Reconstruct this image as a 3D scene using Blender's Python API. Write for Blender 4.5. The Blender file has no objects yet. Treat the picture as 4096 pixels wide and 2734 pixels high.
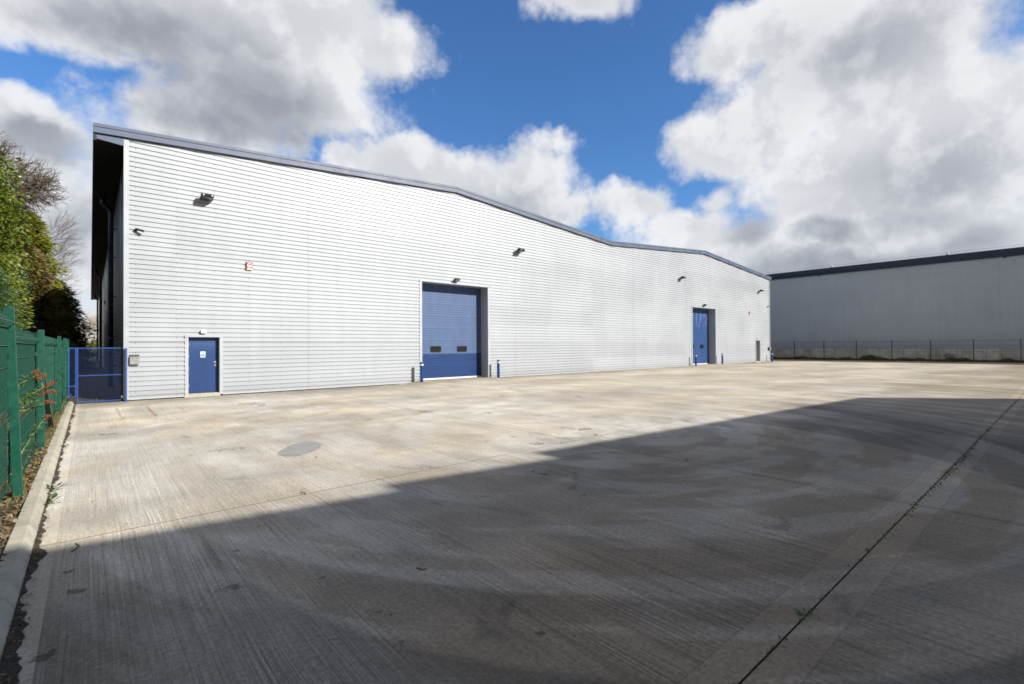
import bpy, math, random
from mathutils import Vector, Matrix
random.seed(7)
R_ = math.radians
sc = bpy.context.scene
COL = sc.collection

# ------------------------------------------------------------------ helpers
def tag(o, label=None, cat=None, group=None, kind=None):
    if label: o['label'] = label
    if cat: o['category'] = cat
    if group: o['group'] = group
    if kind: o['kind'] = kind
    return o

def empty(name, loc, label=None, cat=None, group=None):
    o = bpy.data.objects.new(name, None)
    o.empty_display_size = 0.2
    COL.objects.link(o); o.location = loc
    return tag(o, label, cat, group)

def wloc(o):
    v = Vector((0, 0, 0))
    while o is not None:
        v += o.location; o = o.parent
    return v

class MB:
    """collects faces in world coordinates and links them as one mesh object"""
    def __init__(s): s.v = []; s.f = []; s.m = []
    def face(s, pts, mi=0):
        n = len(s.v); s.v += [tuple(p) for p in pts]; s.f.append(tuple(range(n, n + len(pts)))); s.m.append(mi)
    def box(s, x0, x1, y0, y1, z0, z1, mi=0):
        p = [(x0,y0,z0),(x1,y0,z0),(x1,y1,z0),(x0,y1,z0),(x0,y0,z1),(x1,y0,z1),(x1,y1,z1),(x0,y1,z1)]
        n = len(s.v); s.v += p
        for f in ((0,3,2,1),(4,5,6,7),(0,1,5,4),(1,2,6,5),(2,3,7,6),(3,0,4,7)):
            s.f.append(tuple(n + i for i in f)); s.m.append(mi)
    def prism(s, poly, axis, a0, a1, mi=0):
        """poly: 2d points extruded along axis ('x','y','z') from a0 to a1"""
        def P(u, w, a):
            return {'x': (a, u, w), 'y': (u, a, w), 'z': (u, w, a)}[axis]
        n = len(s.v); k = len(poly)
        s.v += [P(u, w, a0) for u, w in poly] + [P(u, w, a1) for u, w in poly]
        s.f.append(tuple(n + i for i in range(k))); s.m.append(mi)
        s.f.append(tuple(n + k + i for i in reversed(range(k)))); s.m.append(mi)
        for i in range(k):
            j = (i + 1) % k
            s.f.append((n + i, n + k + i, n + k + j, n + j)); s.m.append(mi)
    def tube(s, pts, rad, sides=8, cap=True, mi=0):
        pts = [Vector(p) for p in pts]
        if not isinstance(rad, (list, tuple)): rad = [rad] * len(pts)
        n0 = len(s.v)
        for i, p in enumerate(pts):
            d = (pts[min(i + 1, len(pts) - 1)] - pts[max(i - 1, 0)])
            if d.length < 1e-9: d = Vector((0, 0, 1))
            d.normalize()
            a = d.cross(Vector((0, 0, 1)) if abs(d.z) < .9 else Vector((1, 0, 0))).normalized()
            b = d.cross(a)
            for k in range(sides):
                t = 2 * math.pi * k / sides
                s.v.append(tuple(p + (a * math.cos(t) + b * math.sin(t)) * rad[i]))
        for i in range(len(pts) - 1):
            for k in range(sides):
                k2 = (k + 1) % sides
                s.f.append((n0+i*sides+k, n0+i*sides+k2, n0+(i+1)*sides+k2, n0+(i+1)*sides+k)); s.m.append(mi)
        if cap:
            s.f.append(tuple(n0 + k for k in reversed(range(sides)))); s.m.append(mi)
            e = n0 + (len(pts) - 1) * sides
            s.f.append(tuple(e + k for k in range(sides))); s.m.append(mi)
    def build(s, name, mats, parent=None, smooth=False, bevel=0):
        me = bpy.data.meshes.new(name)
        off = wloc(parent) if parent else Vector((0, 0, 0))
        vs = [(x - off.x, y - off.y, z - off.z) for x, y, z in s.v] if parent else s.v
        me.from_pydata(vs, [], s.f)
        if not isinstance(mats, (list, tuple)): mats = [mats]
        for m in mats: me.materials.append(m)
        if len(mats) > 1: me.polygons.foreach_set('material_index', s.m)
        if smooth: me.polygons.foreach_set('use_smooth', [True] * len(me.polygons))
        me.update()
        o = bpy.data.objects.new(name, me); COL.objects.link(o)
        if parent: o.parent = parent
        if bevel:
            b = o.modifiers.new('bevel', 'BEVEL'); b.width = bevel; b.segments = 2; b.limit_method = 'ANGLE'
        return o

def build_split(mb, name, mats, parent=None, **kw):
    """one object for every connected piece collected in mb"""
    par = list(range(len(mb.v)))
    def find(a):
        while par[a] != a: par[a] = par[par[a]]; a = par[a]
        return a
    for f in mb.f:
        for q in f[1:]: par[find(q)] = find(f[0])
    groups = {}
    for f, mi in zip(mb.f, mb.m): groups.setdefault(find(f[0]), []).append((f, mi))
    out = []
    for fs in groups.values():
        idx = sorted({q for f, _ in fs for q in f}); mp = {q: i for i, q in enumerate(idx)}
        m2 = MB(); m2.v = [mb.v[q] for q in idx]; m2.f = [tuple(mp[q] for q in f) for f, _ in fs]; m2.m = [mi for _, mi in fs]
        out.append(m2.build(name, mats, parent, **kw))
    return out

def copy_tree(o, parent=None):
    c = o.copy(); COL.objects.link(c)
    if parent: c.parent = parent
    for ch in [x for x in bpy.data.objects if x.parent == o]:
        copy_tree(ch, c)
    return c

# ------------------------------------------------------------------ material DSL
class NT:
    def __init__(s, tree): s.t = tree; s.n = tree.nodes; s.l = tree.links
    def node(s, typ, ins=None, **kw):
        n = s.n.new(typ)
        for k, v in kw.items(): setattr(n, k, v)
        for k, v in (ins or {}).items(): s.set(n.inputs[k], v)
        return n
    def set(s, sock, v):
        if isinstance(v, bpy.types.NodeSocket): s.l.new(v, sock)
        else:
            try: sock.default_value = v
            except Exception:
                sock.default_value = (v[0], v[1], v[2], 1.0) if hasattr(v, '__len__') else v
    def m(s, op, a, b=0.0, c=0.0, clamp=False):
        n = s.n.new('ShaderNodeMath'); n.operation = op; n.use_clamp = clamp
        s.set(n.inputs[0], a)
        if op not in ('ABSOLUTE', 'FRACT', 'FLOOR', 'SQRT', 'SINE', 'COSINE'): s.set(n.inputs[1], b)
        if op in ('MULTIPLY_ADD', 'COMPARE', 'SMOOTH_MAX', 'SMOOTH_MIN'): s.set(n.inputs[2], c)
        return n.outputs[0]
    def ramp(s, v, a, b, lo=0.0, hi=1.0, smooth=True):
        n = s.n.new('ShaderNodeMapRange'); n.interpolation_type = 'SMOOTHSTEP' if smooth else 'LINEAR'
        s.set(n.inputs[0], v); s.set(n.inputs[1], a); s.set(n.inputs[2], b); s.set(n.inputs[3], lo); s.set(n.inputs[4], hi)
        return n.outputs[0]
    def noise(s, vec, scale=1.0, detail=4.0, rough=.5, dist=0.0, col=False):
        n = s.n.new('ShaderNodeTexNoise')
        s.l.new(vec, n.inputs['Vector']); n.inputs['Scale'].default_value = scale
        n.inputs['Detail'].default_value = detail; n.inputs['Roughness'].default_value = rough
        n.inputs['Distortion'].default_value = dist
        return n.outputs['Color' if col else 'Fac']
    def vec(s, x, y, z):
        n = s.n.new('ShaderNodeCombineXYZ'); s.set(n.inputs[0], x); s.set(n.inputs[1], y); s.set(n.inputs[2], z)
        return n.outputs[0]
    def mix(s, f, a, b, mode='MIX'):
        n = s.n.new('ShaderNodeMix'); n.data_type = 'RGBA'; n.blend_type = mode; n.clamp_factor = True
        s.set(n.inputs[0], f); s.set(n.inputs[6], a); s.set(n.inputs[7], b)
        return n.outputs[2]
    def pos(s):
        n = s.n.new('ShaderNodeNewGeometry'); x = s.n.new('ShaderNodeSeparateXYZ')
        s.l.new(n.outputs['Position'], x.inputs[0])
        return n.outputs['Position'], x.outputs[0], x.outputs[1], x.outputs[2]

def c4(c): return (c[0], c[1], c[2], 1.0)

def new_mat(name):
    m = bpy.data.materials.new(name); m.use_nodes = True
    t = NT(m.node_tree); b = m.node_tree.nodes['Principled BSDF']
    return m, t, b

def simple(name, col, rough=.5, metal=0.0, var=.12, vscale=6.0, bump=0.0, bscale=60.0, spec=.5):
    m, t, b = new_mat(name)
    p, x, y, z = t.pos()
    n = t.noise(p, vscale, 5, .6)
    k = t.ramp(n, .3, .7, 1 - var, 1 + var)
    c = t.mix(1.0, c4(col), t.vec(k, k, k), 'MULTIPLY')
    t.l.new(c, b.inputs['Base Color'])
    t.set(b.inputs['Roughness'], t.ramp(n, .3, .7, max(0, rough - .06), min(1, rough + .06)))
    b.inputs['Metallic'].default_value = metal
    b.inputs['Specular IOR Level'].default_value = spec
    if bump:
        bn = t.node('ShaderNodeBump', {'Strength': bump, 'Height': t.noise(p, bscale, 4, .6)})
        bn.inputs['Distance'].default_value = .01
        t.l.new(bn.outputs[0], b.inputs['Normal'])
    return m

# ------------------------------------------------------------------ camera (level-ish 17 mm view)
F = 1934.0; H = 1.78; YAW = R_(41.1); PITCH = .0083; ROLL = .0056
def camvec():
    s, c = math.sin(YAW), math.cos(YAW)
    d = Vector((s * math.cos(PITCH), c * math.cos(PITCH), math.sin(PITCH)))
    r0 = Vector((c, -s, 0)); u0 = r0.cross(d)
    cr, sr = math.cos(ROLL), math.sin(ROLL)
    return d, cr * r0 - sr * u0, sr * r0 + cr * u0
D, RV, UV = camvec()
cam = bpy.data.cameras.new('camera'); co = bpy.data.objects.new('camera', cam); COL.objects.link(co)
M = Matrix((RV, UV, -D)).transposed().to_4x4(); M.translation = Vector((0, 0, H)); co.matrix_world = M
cam.sensor_width = 36; cam.lens = F / 4096 * 36; cam.clip_start = .05; cam.clip_end = 3000
sc.camera = co

# ------------------------------------------------------------------ light
SUN = Vector((.51, -1.0, .64)).normalized()          # towards the sun
sl = bpy.data.lights.new('sun', 'SUN'); so = bpy.data.objects.new('sun', sl); COL.objects.link(so)
sl.energy = 5.0; sl.angle = R_(.53); sl.color = (1.0, .965, .90)
so.rotation_euler = SUN.to_track_quat('Z', 'Y').to_euler(); so.location = (10, -20, 30)

w = bpy.data.worlds.new('World'); sc.world = w; w.use_nodes = True
T = NT(w.node_tree)
for n in list(T.n): T.n.remove(n)
sky = T.node('ShaderNodeTexSky', sky_type='NISHITA', sun_disc=False, sun_elevation=math.asin(SUN.z),
             sun_rotation=math.atan2(SUN.x, SUN.y), air_density=1.0, dust_density=.4, ozone_density=1.5)
tc = T.node('ShaderNodeTexCoord')
dirv = tc.outputs['Generated']
sx = T.node('ShaderNodeSeparateXYZ'); T.l.new(dirv, sx.inputs[0])
DX, DY, DZ = sx.outputs
az = T.m('ARCTAN2', DX, DY)                    # azimuth, 0 = +Y
el = T.m('ARCSINE', DZ)
# domain warp so that cloud banks get ragged outlines
wn = T.noise(dirv, 3.2, 3, .6, 0, col=True)
wsep = T.node('ShaderNodeSeparateColor'); T.l.new(wn, wsep.inputs[0])
wn2 = T.noise(dirv, 14.0, 3, .65, 0, col=True)
wsep2 = T.node('ShaderNodeSeparateColor'); T.l.new(wn2, wsep2.inputs[0])
azw = T.m('ADD', az, T.m('ADD', T.m('MULTIPLY', T.m('SUBTRACT', wsep.outputs[0], .5), .13), T.m('MULTIPLY', T.m('SUBTRACT', wsep2.outputs[0], .5), .055)))
elw = T.m('ADD', el, T.m('ADD', T.m('MULTIPLY', T.m('SUBTRACT', wsep.outputs[1], .5), .10), T.m('MULTIPLY', T.m('SUBTRACT', wsep2.outputs[1], .5), .055)))

def azel(dx, dy):
    """display pixel (2349 wide) of the photograph -> azimuth, elevation"""
    px, py = dx * 1.7437, dy * 1.7437
    r = D + RV * ((px - 2048) / F) + UV * ((1367 - py) / F)
    return math.atan2(r.x, r.y), math.atan2(r.z, math.hypot(r.x, r.y))
def blob(b, A, E):
    cx, cy, rx, ry, wgt = b
    a0, e0 = azel(cx, cy)
    a1, _ = azel(cx - rx, cy); a2, _ = azel(cx + rx, cy)
    _, e1 = azel(cx, cy - ry); _, e2 = azel(cx, cy + ry)
    ra = abs(a2 - a1) / 2; re = abs(e1 - e2) / 2
    mp = T.node('ShaderNodeMapping', {'Location': (-a0 / ra, -e0 / re, 0), 'Scale': (1 / ra, 1 / re, 1)}); T.l.new(A, mp.inputs[0])
    d = T.node('ShaderNodeVectorMath', {0: mp.outputs[0]}, operation='LENGTH').outputs['Value']
    return T.m('MULTIPLY_ADD', d, -wgt, wgt)
def union(bl, A, E, k=.12):
    o = None
    for b in bl:
        x = blob(b, A, E)
        o = x if o is None else T.m('SMOOTH_MAX', o, x, k)
    return o
CLOUDS = [(230,40,560,115,1.15),(640,60,380,180,1.3),(850,110,150,110,1),(640,235,275,130,1.2),(505,320,215,95,1.1),(655,350,70,50,.8),
          (40,285,190,75,1),(60,420,210,130,1),(80,560,260,150,1),(230,470,150,200,.7),
          (790,380,60,52,1),(920,388,185,84,1.3),(1090,425,160,85,1.1),(1210,435,135,95,1.1),(1270,480,100,50,.8),
          (1325,15,112,72,1.0),(1440,475,100,55,.9),(1560,515,125,60,1),(1660,565,230,75,1.1),
          (1720,310,200,85,1.1),(1660,120,110,60,.9),(1800,60,250,110,1.1),(1980,150,330,200,1.2),(2200,330,330,230,1.3),
          (1940,390,290,125,1.1),(1890,480,210,95,1),(2050,560,420,130,1.1),(1850,620,300,60,1),(1290,348,60,24,.38),(1620,452,55,30,.5),(1625,440,45,22,.4)]
AE = T.vec(azw, elw, 0.0)
M0 = union(CLOUDS, AE, None)
# broken cloud is added to the unseen rest of the sky, neutralising the fill
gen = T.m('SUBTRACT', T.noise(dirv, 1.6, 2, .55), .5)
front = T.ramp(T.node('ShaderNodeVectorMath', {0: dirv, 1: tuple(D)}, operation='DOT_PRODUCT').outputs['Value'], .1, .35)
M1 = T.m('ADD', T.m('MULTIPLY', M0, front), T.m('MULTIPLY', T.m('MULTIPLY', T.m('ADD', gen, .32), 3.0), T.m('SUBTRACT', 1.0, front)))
nA = T.noise(dirv, 6.5, 9, .66, 0)
nB = T.noise(dirv, 2.4, 4, .5, 0)
dens = T.m('ADD', M1, T.m('ADD', T.m('MULTIPLY', T.m('SUBTRACT', nA, .5), 1.9), .06))
alpha = T.m('POWER', T.ramp(dens, -.16, .46), .8)
alpha = T.m('MAXIMUM', alpha, T.ramp(T.m('ADD', DZ, T.m('MULTIPLY', T.m('SUBTRACT', nB, .5), .08)), .17, .05))
GREY = [(330,90,330,110,.9),(520,230,260,160,1.3),(640,330,130,60,1.1),(60,320,150,50,1.2),(180,520,160,90,.8),(1980,115,290,90,.3),(2150,420,260,70,.35),
        (1700,530,85,40,.7),(1905,535,110,40,1.1),(1930,610,420,60,1.2),(2250,560,150,60,.6),(1180,480,190,60,.45),(2100,500,160,60,.4)]
G0 = union(GREY, AE, None, .2)
gm = T.ramp(T.m('ADD', G0, T.m('MULTIPLY', T.m('SUBTRACT', nB, .5), .65)), -.25, .7)
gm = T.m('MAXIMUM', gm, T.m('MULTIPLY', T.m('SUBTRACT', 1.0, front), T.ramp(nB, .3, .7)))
edge = T.ramp(dens, .1, 1.1)                          # thicker towards the middle of a bank
thick = T.m('ADD', T.m('MULTIPLY', gm, .75), T.m('MULTIPLY', edge, .25), clamp=True)
# sunlit relief: compare the noise with itself a little way towards the sun
off = T.node('ShaderNodeVectorMath', {0: dirv, 1: (SUN.x * .035, SUN.y * .035, SUN.z * .035 + .02)}, operation='ADD').outputs[0]
nS = T.noise(off, 6.5, 6, .60, 0)
nA2 = T.noise(dirv, 6.5, 6, .60, 0)
rel = T.ramp(T.m('SUBTRACT', nA2, nS), -.05, .10, .0, 1.0)
cw = T.mix(thick, (.62, .63, .65, 1), (.27, .285, .325, 1))
cw = T.mix(T.m('MULTIPLY', rel, T.m('SUBTRACT', .85, T.m('MULTIPLY', thick, .72))), cw, (.73, .735, .75, 1))
# unseen banks get an added warm, dimmer tint that keeps shade from going blue
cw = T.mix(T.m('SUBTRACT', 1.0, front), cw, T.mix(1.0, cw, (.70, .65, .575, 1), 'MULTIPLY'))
skyc = T.mix(1.0, sky.outputs[0], (.50, .84, 1.22, 1), 'MULTIPLY')
b1 = T.node('ShaderNodeBackground', {'Color': skyc, 'Strength': .10})
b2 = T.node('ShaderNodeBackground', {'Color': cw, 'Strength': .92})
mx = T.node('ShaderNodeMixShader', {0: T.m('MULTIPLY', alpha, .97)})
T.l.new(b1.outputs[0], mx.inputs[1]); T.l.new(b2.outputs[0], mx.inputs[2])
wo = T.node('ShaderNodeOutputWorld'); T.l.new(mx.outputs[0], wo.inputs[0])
w.cycles.sampling_method = 'MANUAL'; w.cycles.sample_map_resolution = 256

sc.view_settings.view_transform = 'Standard'; sc.view_settings.look = 'None'
sc.view_settings.exposure = .45; sc.view_settings.gamma = 1
sc.cycles.use_denoising = True
sc.cycles.max_bounces = 4; sc.cycles.diffuse_bounces = 2; sc.cycles.glossy_bounces = 2; sc.cycles.transmission_bounces = 1; sc.cycles.caustics_reflective = False
sc.cycles.use_adaptive_sampling = True; sc.cycles.adaptive_threshold = .012; sc.cycles.adaptive_min_samples = 24; sc.cycles.filter_width = 1.7

# ------------------------------------------------------------------ materials
def cladding_mat(name, base, metal, rough, sheet=1.0, sx=11.6, tone=.93):
    m, t, b = new_mat(name)
    p, x, y, z = t.pos()
    # every sheet is a metre high and a few metres long and has its own faint tone
    hor = t.m('ADD', x, y)
    row = t.m('FLOOR', t.m('DIVIDE', z, sheet)); colm = t.m('FLOOR', t.m('DIVIDE', hor, sx))
    wn = t.node('ShaderNodeTexWhiteNoise', {'Vector': t.vec(row, colm, 0.0)}, noise_dimensions='3D')
    streak = t.noise(t.vec(t.m('MULTIPLY', hor, 3.0), 0.0, t.m('MULTIPLY', z, .25)), 1.0, 5, .65)
    cloud = t.noise(p, .35, 4, .5)
    seam = t.m('ABSOLUTE', t.m('SUBTRACT', t.m('FRACT', t.m('DIVIDE', t.m('ADD', hor, 1.2), sx)), .5))
    seam = t.ramp(seam, .0, .0022, .72, 1.0)
    k = t.m('MULTIPLY', t.m('MULTIPLY', t.ramp(wn.outputs['Value'], 0, 1, tone, 1.03, False), t.ramp(streak, .3, .75, 1.02, .95)), t.m('MULTIPLY', t.ramp(cloud, .3, .7, .97, 1.03), seam))
    # fixings in the valleys, staggered from row to row
    rz = t.m('DIVIDE', t.m('SUBTRACT', z, .1532), .1662); fr = t.m('FRACT', rz); ri = t.m('FLOOR', rz)
    hx = t.m('ADD', t.m('DIVIDE', hor, 2.326), t.m('MULTIPLY', t.m('FRACT', t.m('MULTIPLY', ri, .5)), 1.0))
    tick = t.m('MULTIPLY', t.ramp(t.m('ABSOLUTE', t.m('SUBTRACT', t.m('FRACT', hx), .5)), .004, .0075, 1.0, 0.0), t.m('GREATER_THAN', fr, .78))
    k = t.m('MULTIPLY', k, t.m('SUBTRACT', 1.0, t.m('MULTIPLY', tick, .55)))
    dirt = t.ramp(t.m('ADD', z, t.m('MULTIPLY', t.m('SUBTRACT', streak, .5), .5)), .05, .55, .86, 1.0)
    k = t.m('MULTIPLY', k, dirt)
    t.l.new(t.mix(1.0, c4(base), t.vec(k, k, t.m('MULTIPLY', k, .998)), 'MULTIPLY'), b.inputs['Base Color'])
    b.inputs['Metallic'].default_value = metal
    t.set(b.inputs['Roughness'], t.ramp(cloud, .3, .7, rough - .04, rough + .05))
    bn = t.node('ShaderNodeBump', {'Strength': .25, 'Height': t.noise(t.vec(hor, 0.0, t.m('MULTIPLY', z, 2.0)), 1.4, 3, .5)})
    bn.inputs['Distance'].default_value = .012
    t.l.new(bn.outputs[0], b.inputs['Normal'])
    return m
M_CLAD = cladding_mat('silver_cladding', (.398, .420, .452), .20, .54)
M_CLAD2 = cladding_mat('grey_cladding', (.40, .415, .47), .35, .42, 1.0, 7.0)
M_CLAD3 = cladding_mat('shaded_cladding', (.10, .10, .095), .5, .34)  # silver sheet again, with shade and dark reflections put into its base colour
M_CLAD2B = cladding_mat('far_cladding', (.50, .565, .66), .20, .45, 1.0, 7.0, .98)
M_TRIM = simple('silver_trim', (.415, .435, .465), .42, .12, .04, 2)
M_FASCIA = simple('blue_grey_fascia', (.085, .110, .175), .5, .0, .10, 1.2)
M_FASCIA_D = simple('navy_fascia', (.018, .034, .085), .4, .1, .10, 1.2)
M_SOFFIT = simple('dark_soffit', (.010, .011, .018), .6, 0, .1, 3)
M_DARK = simple('dark_gap', (.012, .011, .010), .9, 0, .2, 5)
M_ROOF = simple('roof_sheet', (.30, .32, .34), .5, .2, .08, 2)
M_PIPE = simple('navy_pipe', (.010, .028, .095), .3, .0, .10, 2)
M_BLACK = simple('black_metal', (.022, .023, .026), .4, .2, .15, 20)
M_GLASSD = simple('dark_glass', (.012, .014, .016), .08, 0, .2, 9)
M_LENS = simple('lens', (.75, .76, .78), .15, 0, .05, 9)
M_LENS2 = simple('dull_lens', (.10, .105, .11), .2, 0, .05, 9)
M_WIRE = simple('gate_wire', (.012, .034, .120), .5, 0, .15, 18)
M_STEEL = simple('brushed_steel', (.30, .30, .295), .45, .25, .10, 14)
M_WHITEP = simple('white_plastic', (.74, .73, .68), .4, 0, .05, 9)
M_RED = simple('red_plastic', (.36, .10, .075), .45, 0, .12, 20)
M_CREAM = simple('cream_plastic', (.72, .62, .42), .45, 0, .05, 20)
M_SIGNW = simple('sign_white', (.80, .81, .82), .35, 0, .03, 20)
M_SIGNB = simple('sign_blue', (.06, .20, .52), .35, 0, .03, 20)
M_BOLL = simple('bollard_blue', (.010, .046, .20), .32, 0, .18, 9)
M_BAND = simple('bollard_band', (.70, .71, .72), .4, 0, .10, 30)
M_GREEN = simple('green_post', (.004, .066, .040), .38, 0, .12, 12, .08, 200)
M_GREENW = simple('green_wire', (.010, .070, .045), .4, 0, .12, 9)
M_GREEND = simple('dark_green_fence', (.012, .035, .028), .5, 0, .12, 9)
M_BLUEW = simple('blue_gate', (.022, .072, .26), .4, 0, .15, 18)
M_GALV = simple('galvanised', (.40, .43, .46), .45, .5, .08, 14)
M_STONE = simple('threshold_concrete', (.40, .38, .32), .85, 0, .15, 14, .4, 60)

def door_mat(name, fade_z, upper, lower, soft=.06, patch=False):
    m, t, b = new_mat(name)
    p, x, y, z = t.pos()
    n = t.noise(t.vec(x, 0.0, t.m('MULTIPLY', z, .35)), 2.4, 6, .6)
    n2 = t.noise(p, 9.0, 5, .6)
    f = t.ramp(t.m('ADD', z, t.m('MULTIPLY', t.m('SUBTRACT', n2, .5), .10)), fade_z - soft, fade_z + soft)
    if patch:
        f = t.m('MULTIPLY', t.ramp(z, 2.2, 4.7), t.ramp(n, .42, .62))
    c = t.mix(f, c4(lower), c4(upper))
    k = t.m('MULTIPLY', t.ramp(n, .3, .7, .90, 1.10), t.ramp(n2, .3, .75, .94, 1.08))
    t.l.new(t.mix(1.0, c, t.vec(k, k, k), 'MULTIPLY'), b.inputs['Base Color'])
    t.set(b.inputs['Roughness'], t.ramp(f, 0, 1, .36, .55))
    bn = t.node('ShaderNodeBump', {'Strength': .3, 'Height': t.noise(p, 90.0, 3, .6)}); bn.inputs['Distance'].default_value = .004
    t.l.new(bn.outputs[0], b.inputs['Normal'])
    return m
M_DOOR1 = door_mat('faded_blue_door', 1.42, (.058, .104, .222), (.006, .036, .135))
M_DOOR2 = door_mat('blue_door', 1.0, (.07, .12, .27), (.024, .068, .190), patch=True)
M_LEAFD = door_mat('blue_leaf', 1.9, (.030, .070, .20), (.013, .043, .150), .5)

# ------------------------------------------------------------------ ground
def circ3(a, b, c):
    ax, ay = a; bx, by = b; cx, cy = c
    d = 2 * (ax * (by - cy) + bx * (cy - ay) + cx * (ay - by))
    ux = ((ax*ax+ay*ay)*(by-cy) + (bx*bx+by*by)*(cy-ay) + (cx*cx+cy*cy)*(ay-by)) / d
    uy = ((ax*ax+ay*ay)*(cx-bx) + (bx*bx+by*by)*(ax-cx) + (cx*cx+cy*cy)*(bx-ax)) / d
    return ux, uy, math.hypot(ax - ux, ay - uy)

def concrete_mat():
    m, t, b = new_mat('brushed_concrete')
    p, x, y, z = t.pos()
    big = t.noise(t.vec(t.m('MULTIPLY', x, .55), y, 0.0), .32, 4, .55, .15)
    mid = t.noise(t.vec(x, t.m('MULTIPLY', y, .45), 3.0), 1.3, 6, .62, .25)
    fine = t.noise(p, 30.0, 3, .75)
    # brushed texture runs away from the camera towards the building
    xs = t.m('ADD', x, t.m('MULTIPLY', t.noise(p, .7, 2, .5), .05))
    br1 = t.noise(t.vec(t.m('MULTIPLY', xs, 62.0), t.m('MULTIPLY', y, .30), 0.0), 1.0, 4, .75)
    br2 = t.noise(t.vec(t.m('MULTIPLY', xs, 170.0), t.m('MULTIPLY', y, .9), 5.0), 1.0, 2, .6)
    brm = t.ramp(t.noise(t.vec(t.m('MULTIPLY', x, .9), t.m('MULTIPLY', y, .35), 9.0), 1.0, 3, .5), .3, .62, .25, 1.0)
    brush = t.m('MULTIPLY', t.m('ADD', t.m('MULTIPLY', t.m('SUBTRACT', br1, .5), 1.0), t.m('MULTIPLY', t.m('SUBTRACT', br2, .5), .9)), brm)
    rn = t.m('MULTIPLY', t.m('SUBTRACT', mid, .5), .35)
    def arc(a, bb, c, width, depth, sharp=.03, inner=True):
        cx, cy, r = circ3(a, bb, c)
        dx = t.m('SUBTRACT', x, cx); dy = t.m('SUBTRACT', y, cy)
        d = t.m('SUBTRACT', t.m('SQRT', t.m('ADD', t.m('MULTIPLY', dx, dx), t.m('MULTIPLY', dy, dy))), r)
        d = t.m('ADD', d, t.m('MULTIPLY', rn, .35))
        return t.m('MULTIPLY', t.m('MULTIPLY', t.ramp(d, -sharp, sharp), t.ramp(d, width * .35, width, 1.0, 0.0)), depth)
    dark = arc((1.13,4.71),(1.58,3.75),(2.73,2.19), .45, .20)
    brown = arc((.86,4.9),(1.05,3.6),(1.98,1.76), 6.0, 1.0, .05)
    brown = t.m('MULTIPLY', brown, t.ramp(x, -.235, -.225))
    dark = t.m('ADD', dark, t.m('MULTIPLY', brown, .32))
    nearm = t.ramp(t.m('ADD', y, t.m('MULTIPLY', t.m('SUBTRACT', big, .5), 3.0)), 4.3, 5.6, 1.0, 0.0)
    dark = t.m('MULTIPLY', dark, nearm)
    # tyre sweeps: long bands that follow the turning circle, clean grey against brown dirt
    ccx, ccy, ccr = circ3((1.13,4.71),(1.58,3.75),(2.73,2.19))
    dx0 = t.m('SUBTRACT', x, ccx); dy0 = t.m('SUBTRACT', y, ccy)
    rad = t.m('SQRT', t.m('ADD', t.m('MULTIPLY', dx0, dx0), t.m('MULTIPLY', dy0, dy0))); ang = t.m('ARCTAN2', dy0, dx0)
    sw1 = t.noise(t.vec(t.m('MULTIPLY', rad, 1.5), t.m('MULTIPLY', ang, 2.2), 0.0), 1.0, 4, .55, .12)
    sweep = t.ramp(sw1, .45, .55)
    # soft pale sweeps
    lt = arc((1.0,15.5),(3.5,12.2),(9.5,11.8), .7, .16, .25)
    lt = t.m('ADD', lt, arc((.2,12.9),(2.6,14.4),(7.2,13.4), .5, .14, .2))
    lt = t.m('ADD', lt, arc((9.0,12.0),(17.,9.4),(30.,10.5), 1.0, .10, .4))
    # stain blotches, dark oily patches and specks
    def Gp(px, py):
        q = D + RV * ((px - 2048) / F) + UV * ((1367 - py) / F); kk = -H / q.z
        return q.x * kk, q.y * kk
    fw = Vector((D.x, D.y, 0)).normalized(); rt = Vector((RV.x, RV.y, 0)).normalized()
    fr_ = t.vec(t.m('ADD', t.m('MULTIPLY', x, rt.x), t.m('MULTIPLY', y, rt.y)), t.m('ADD', t.m('MULTIPLY', x, fw.x), t.m('MULTIPLY', y, fw.y)), 0.0)
    stains = None
    for (px, py, w_, h_, a_) in ((1000,1611,75,6,.5),(1710,1643,45,6,.6),(1250,1614,50,4,.45),(1450,1678,70,5,.4),(1950,1648,30,4,.5),(2255,1707,40,5,.55),(2330,1713,48,6,.6),(2380,1735,20,5,.5),
            (2150,1772,45,7,.5),(1945,1761,22,5,.45),(2050,1745,25,4,.35),(2500,1752,36,5,.4),(945,2200,28,10,.65),(930,2345,75,24,.35),(880,2215,30,10,.3),(1280,2310,55,16,.35),(1290,2310,20,6,.5),
            (2330,1978,28,5,.6),(2170,1895,26,6,.6),(2160,2530,40,12,.6),(420,1735,95,5,.5),(930,1790,80,7,.35),(870,1800,40,5,.45),(300,2600,70,20,.5),(170,2620,60,20,.45),(300,2360,50,10,.55),(2650,1745,60,6,.35),(1500,2450,120,40,.25),(1150,1668,60,5,.3),(1220,1672,50,5,.3),(1600,2560,60,20,.3)):
        cx_, cy_ = Gp(px, py); ax, ay = Gp(px + w_, py); bx, by = Gp(px, py - h_)
        ru = max(.03, math.hypot(ax - cx_, ay - cy_)); rv = max(.03, math.hypot(bx - cx_, by - cy_))
        cu, cv = cx_ * rt.x + cy_ * rt.y, cx_ * fw.x + cy_ * fw.y
        mp = t.node('ShaderNodeMapping', {'Location': (-cu / ru, -cv / rv, 0), 'Scale': (1 / ru, 1 / rv, 1)}); t.l.new(fr_, mp.inputs[0])
        d_ = t.node('ShaderNodeVectorMath', {0: mp.outputs[0]}, operation='LENGTH').outputs['Value']
        q_ = t.m('MULTIPLY_ADD', d_, -a_, a_ * 1.2)
        stains = q_ if stains is None else t.m('MAXIMUM', stains, q_)
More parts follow.
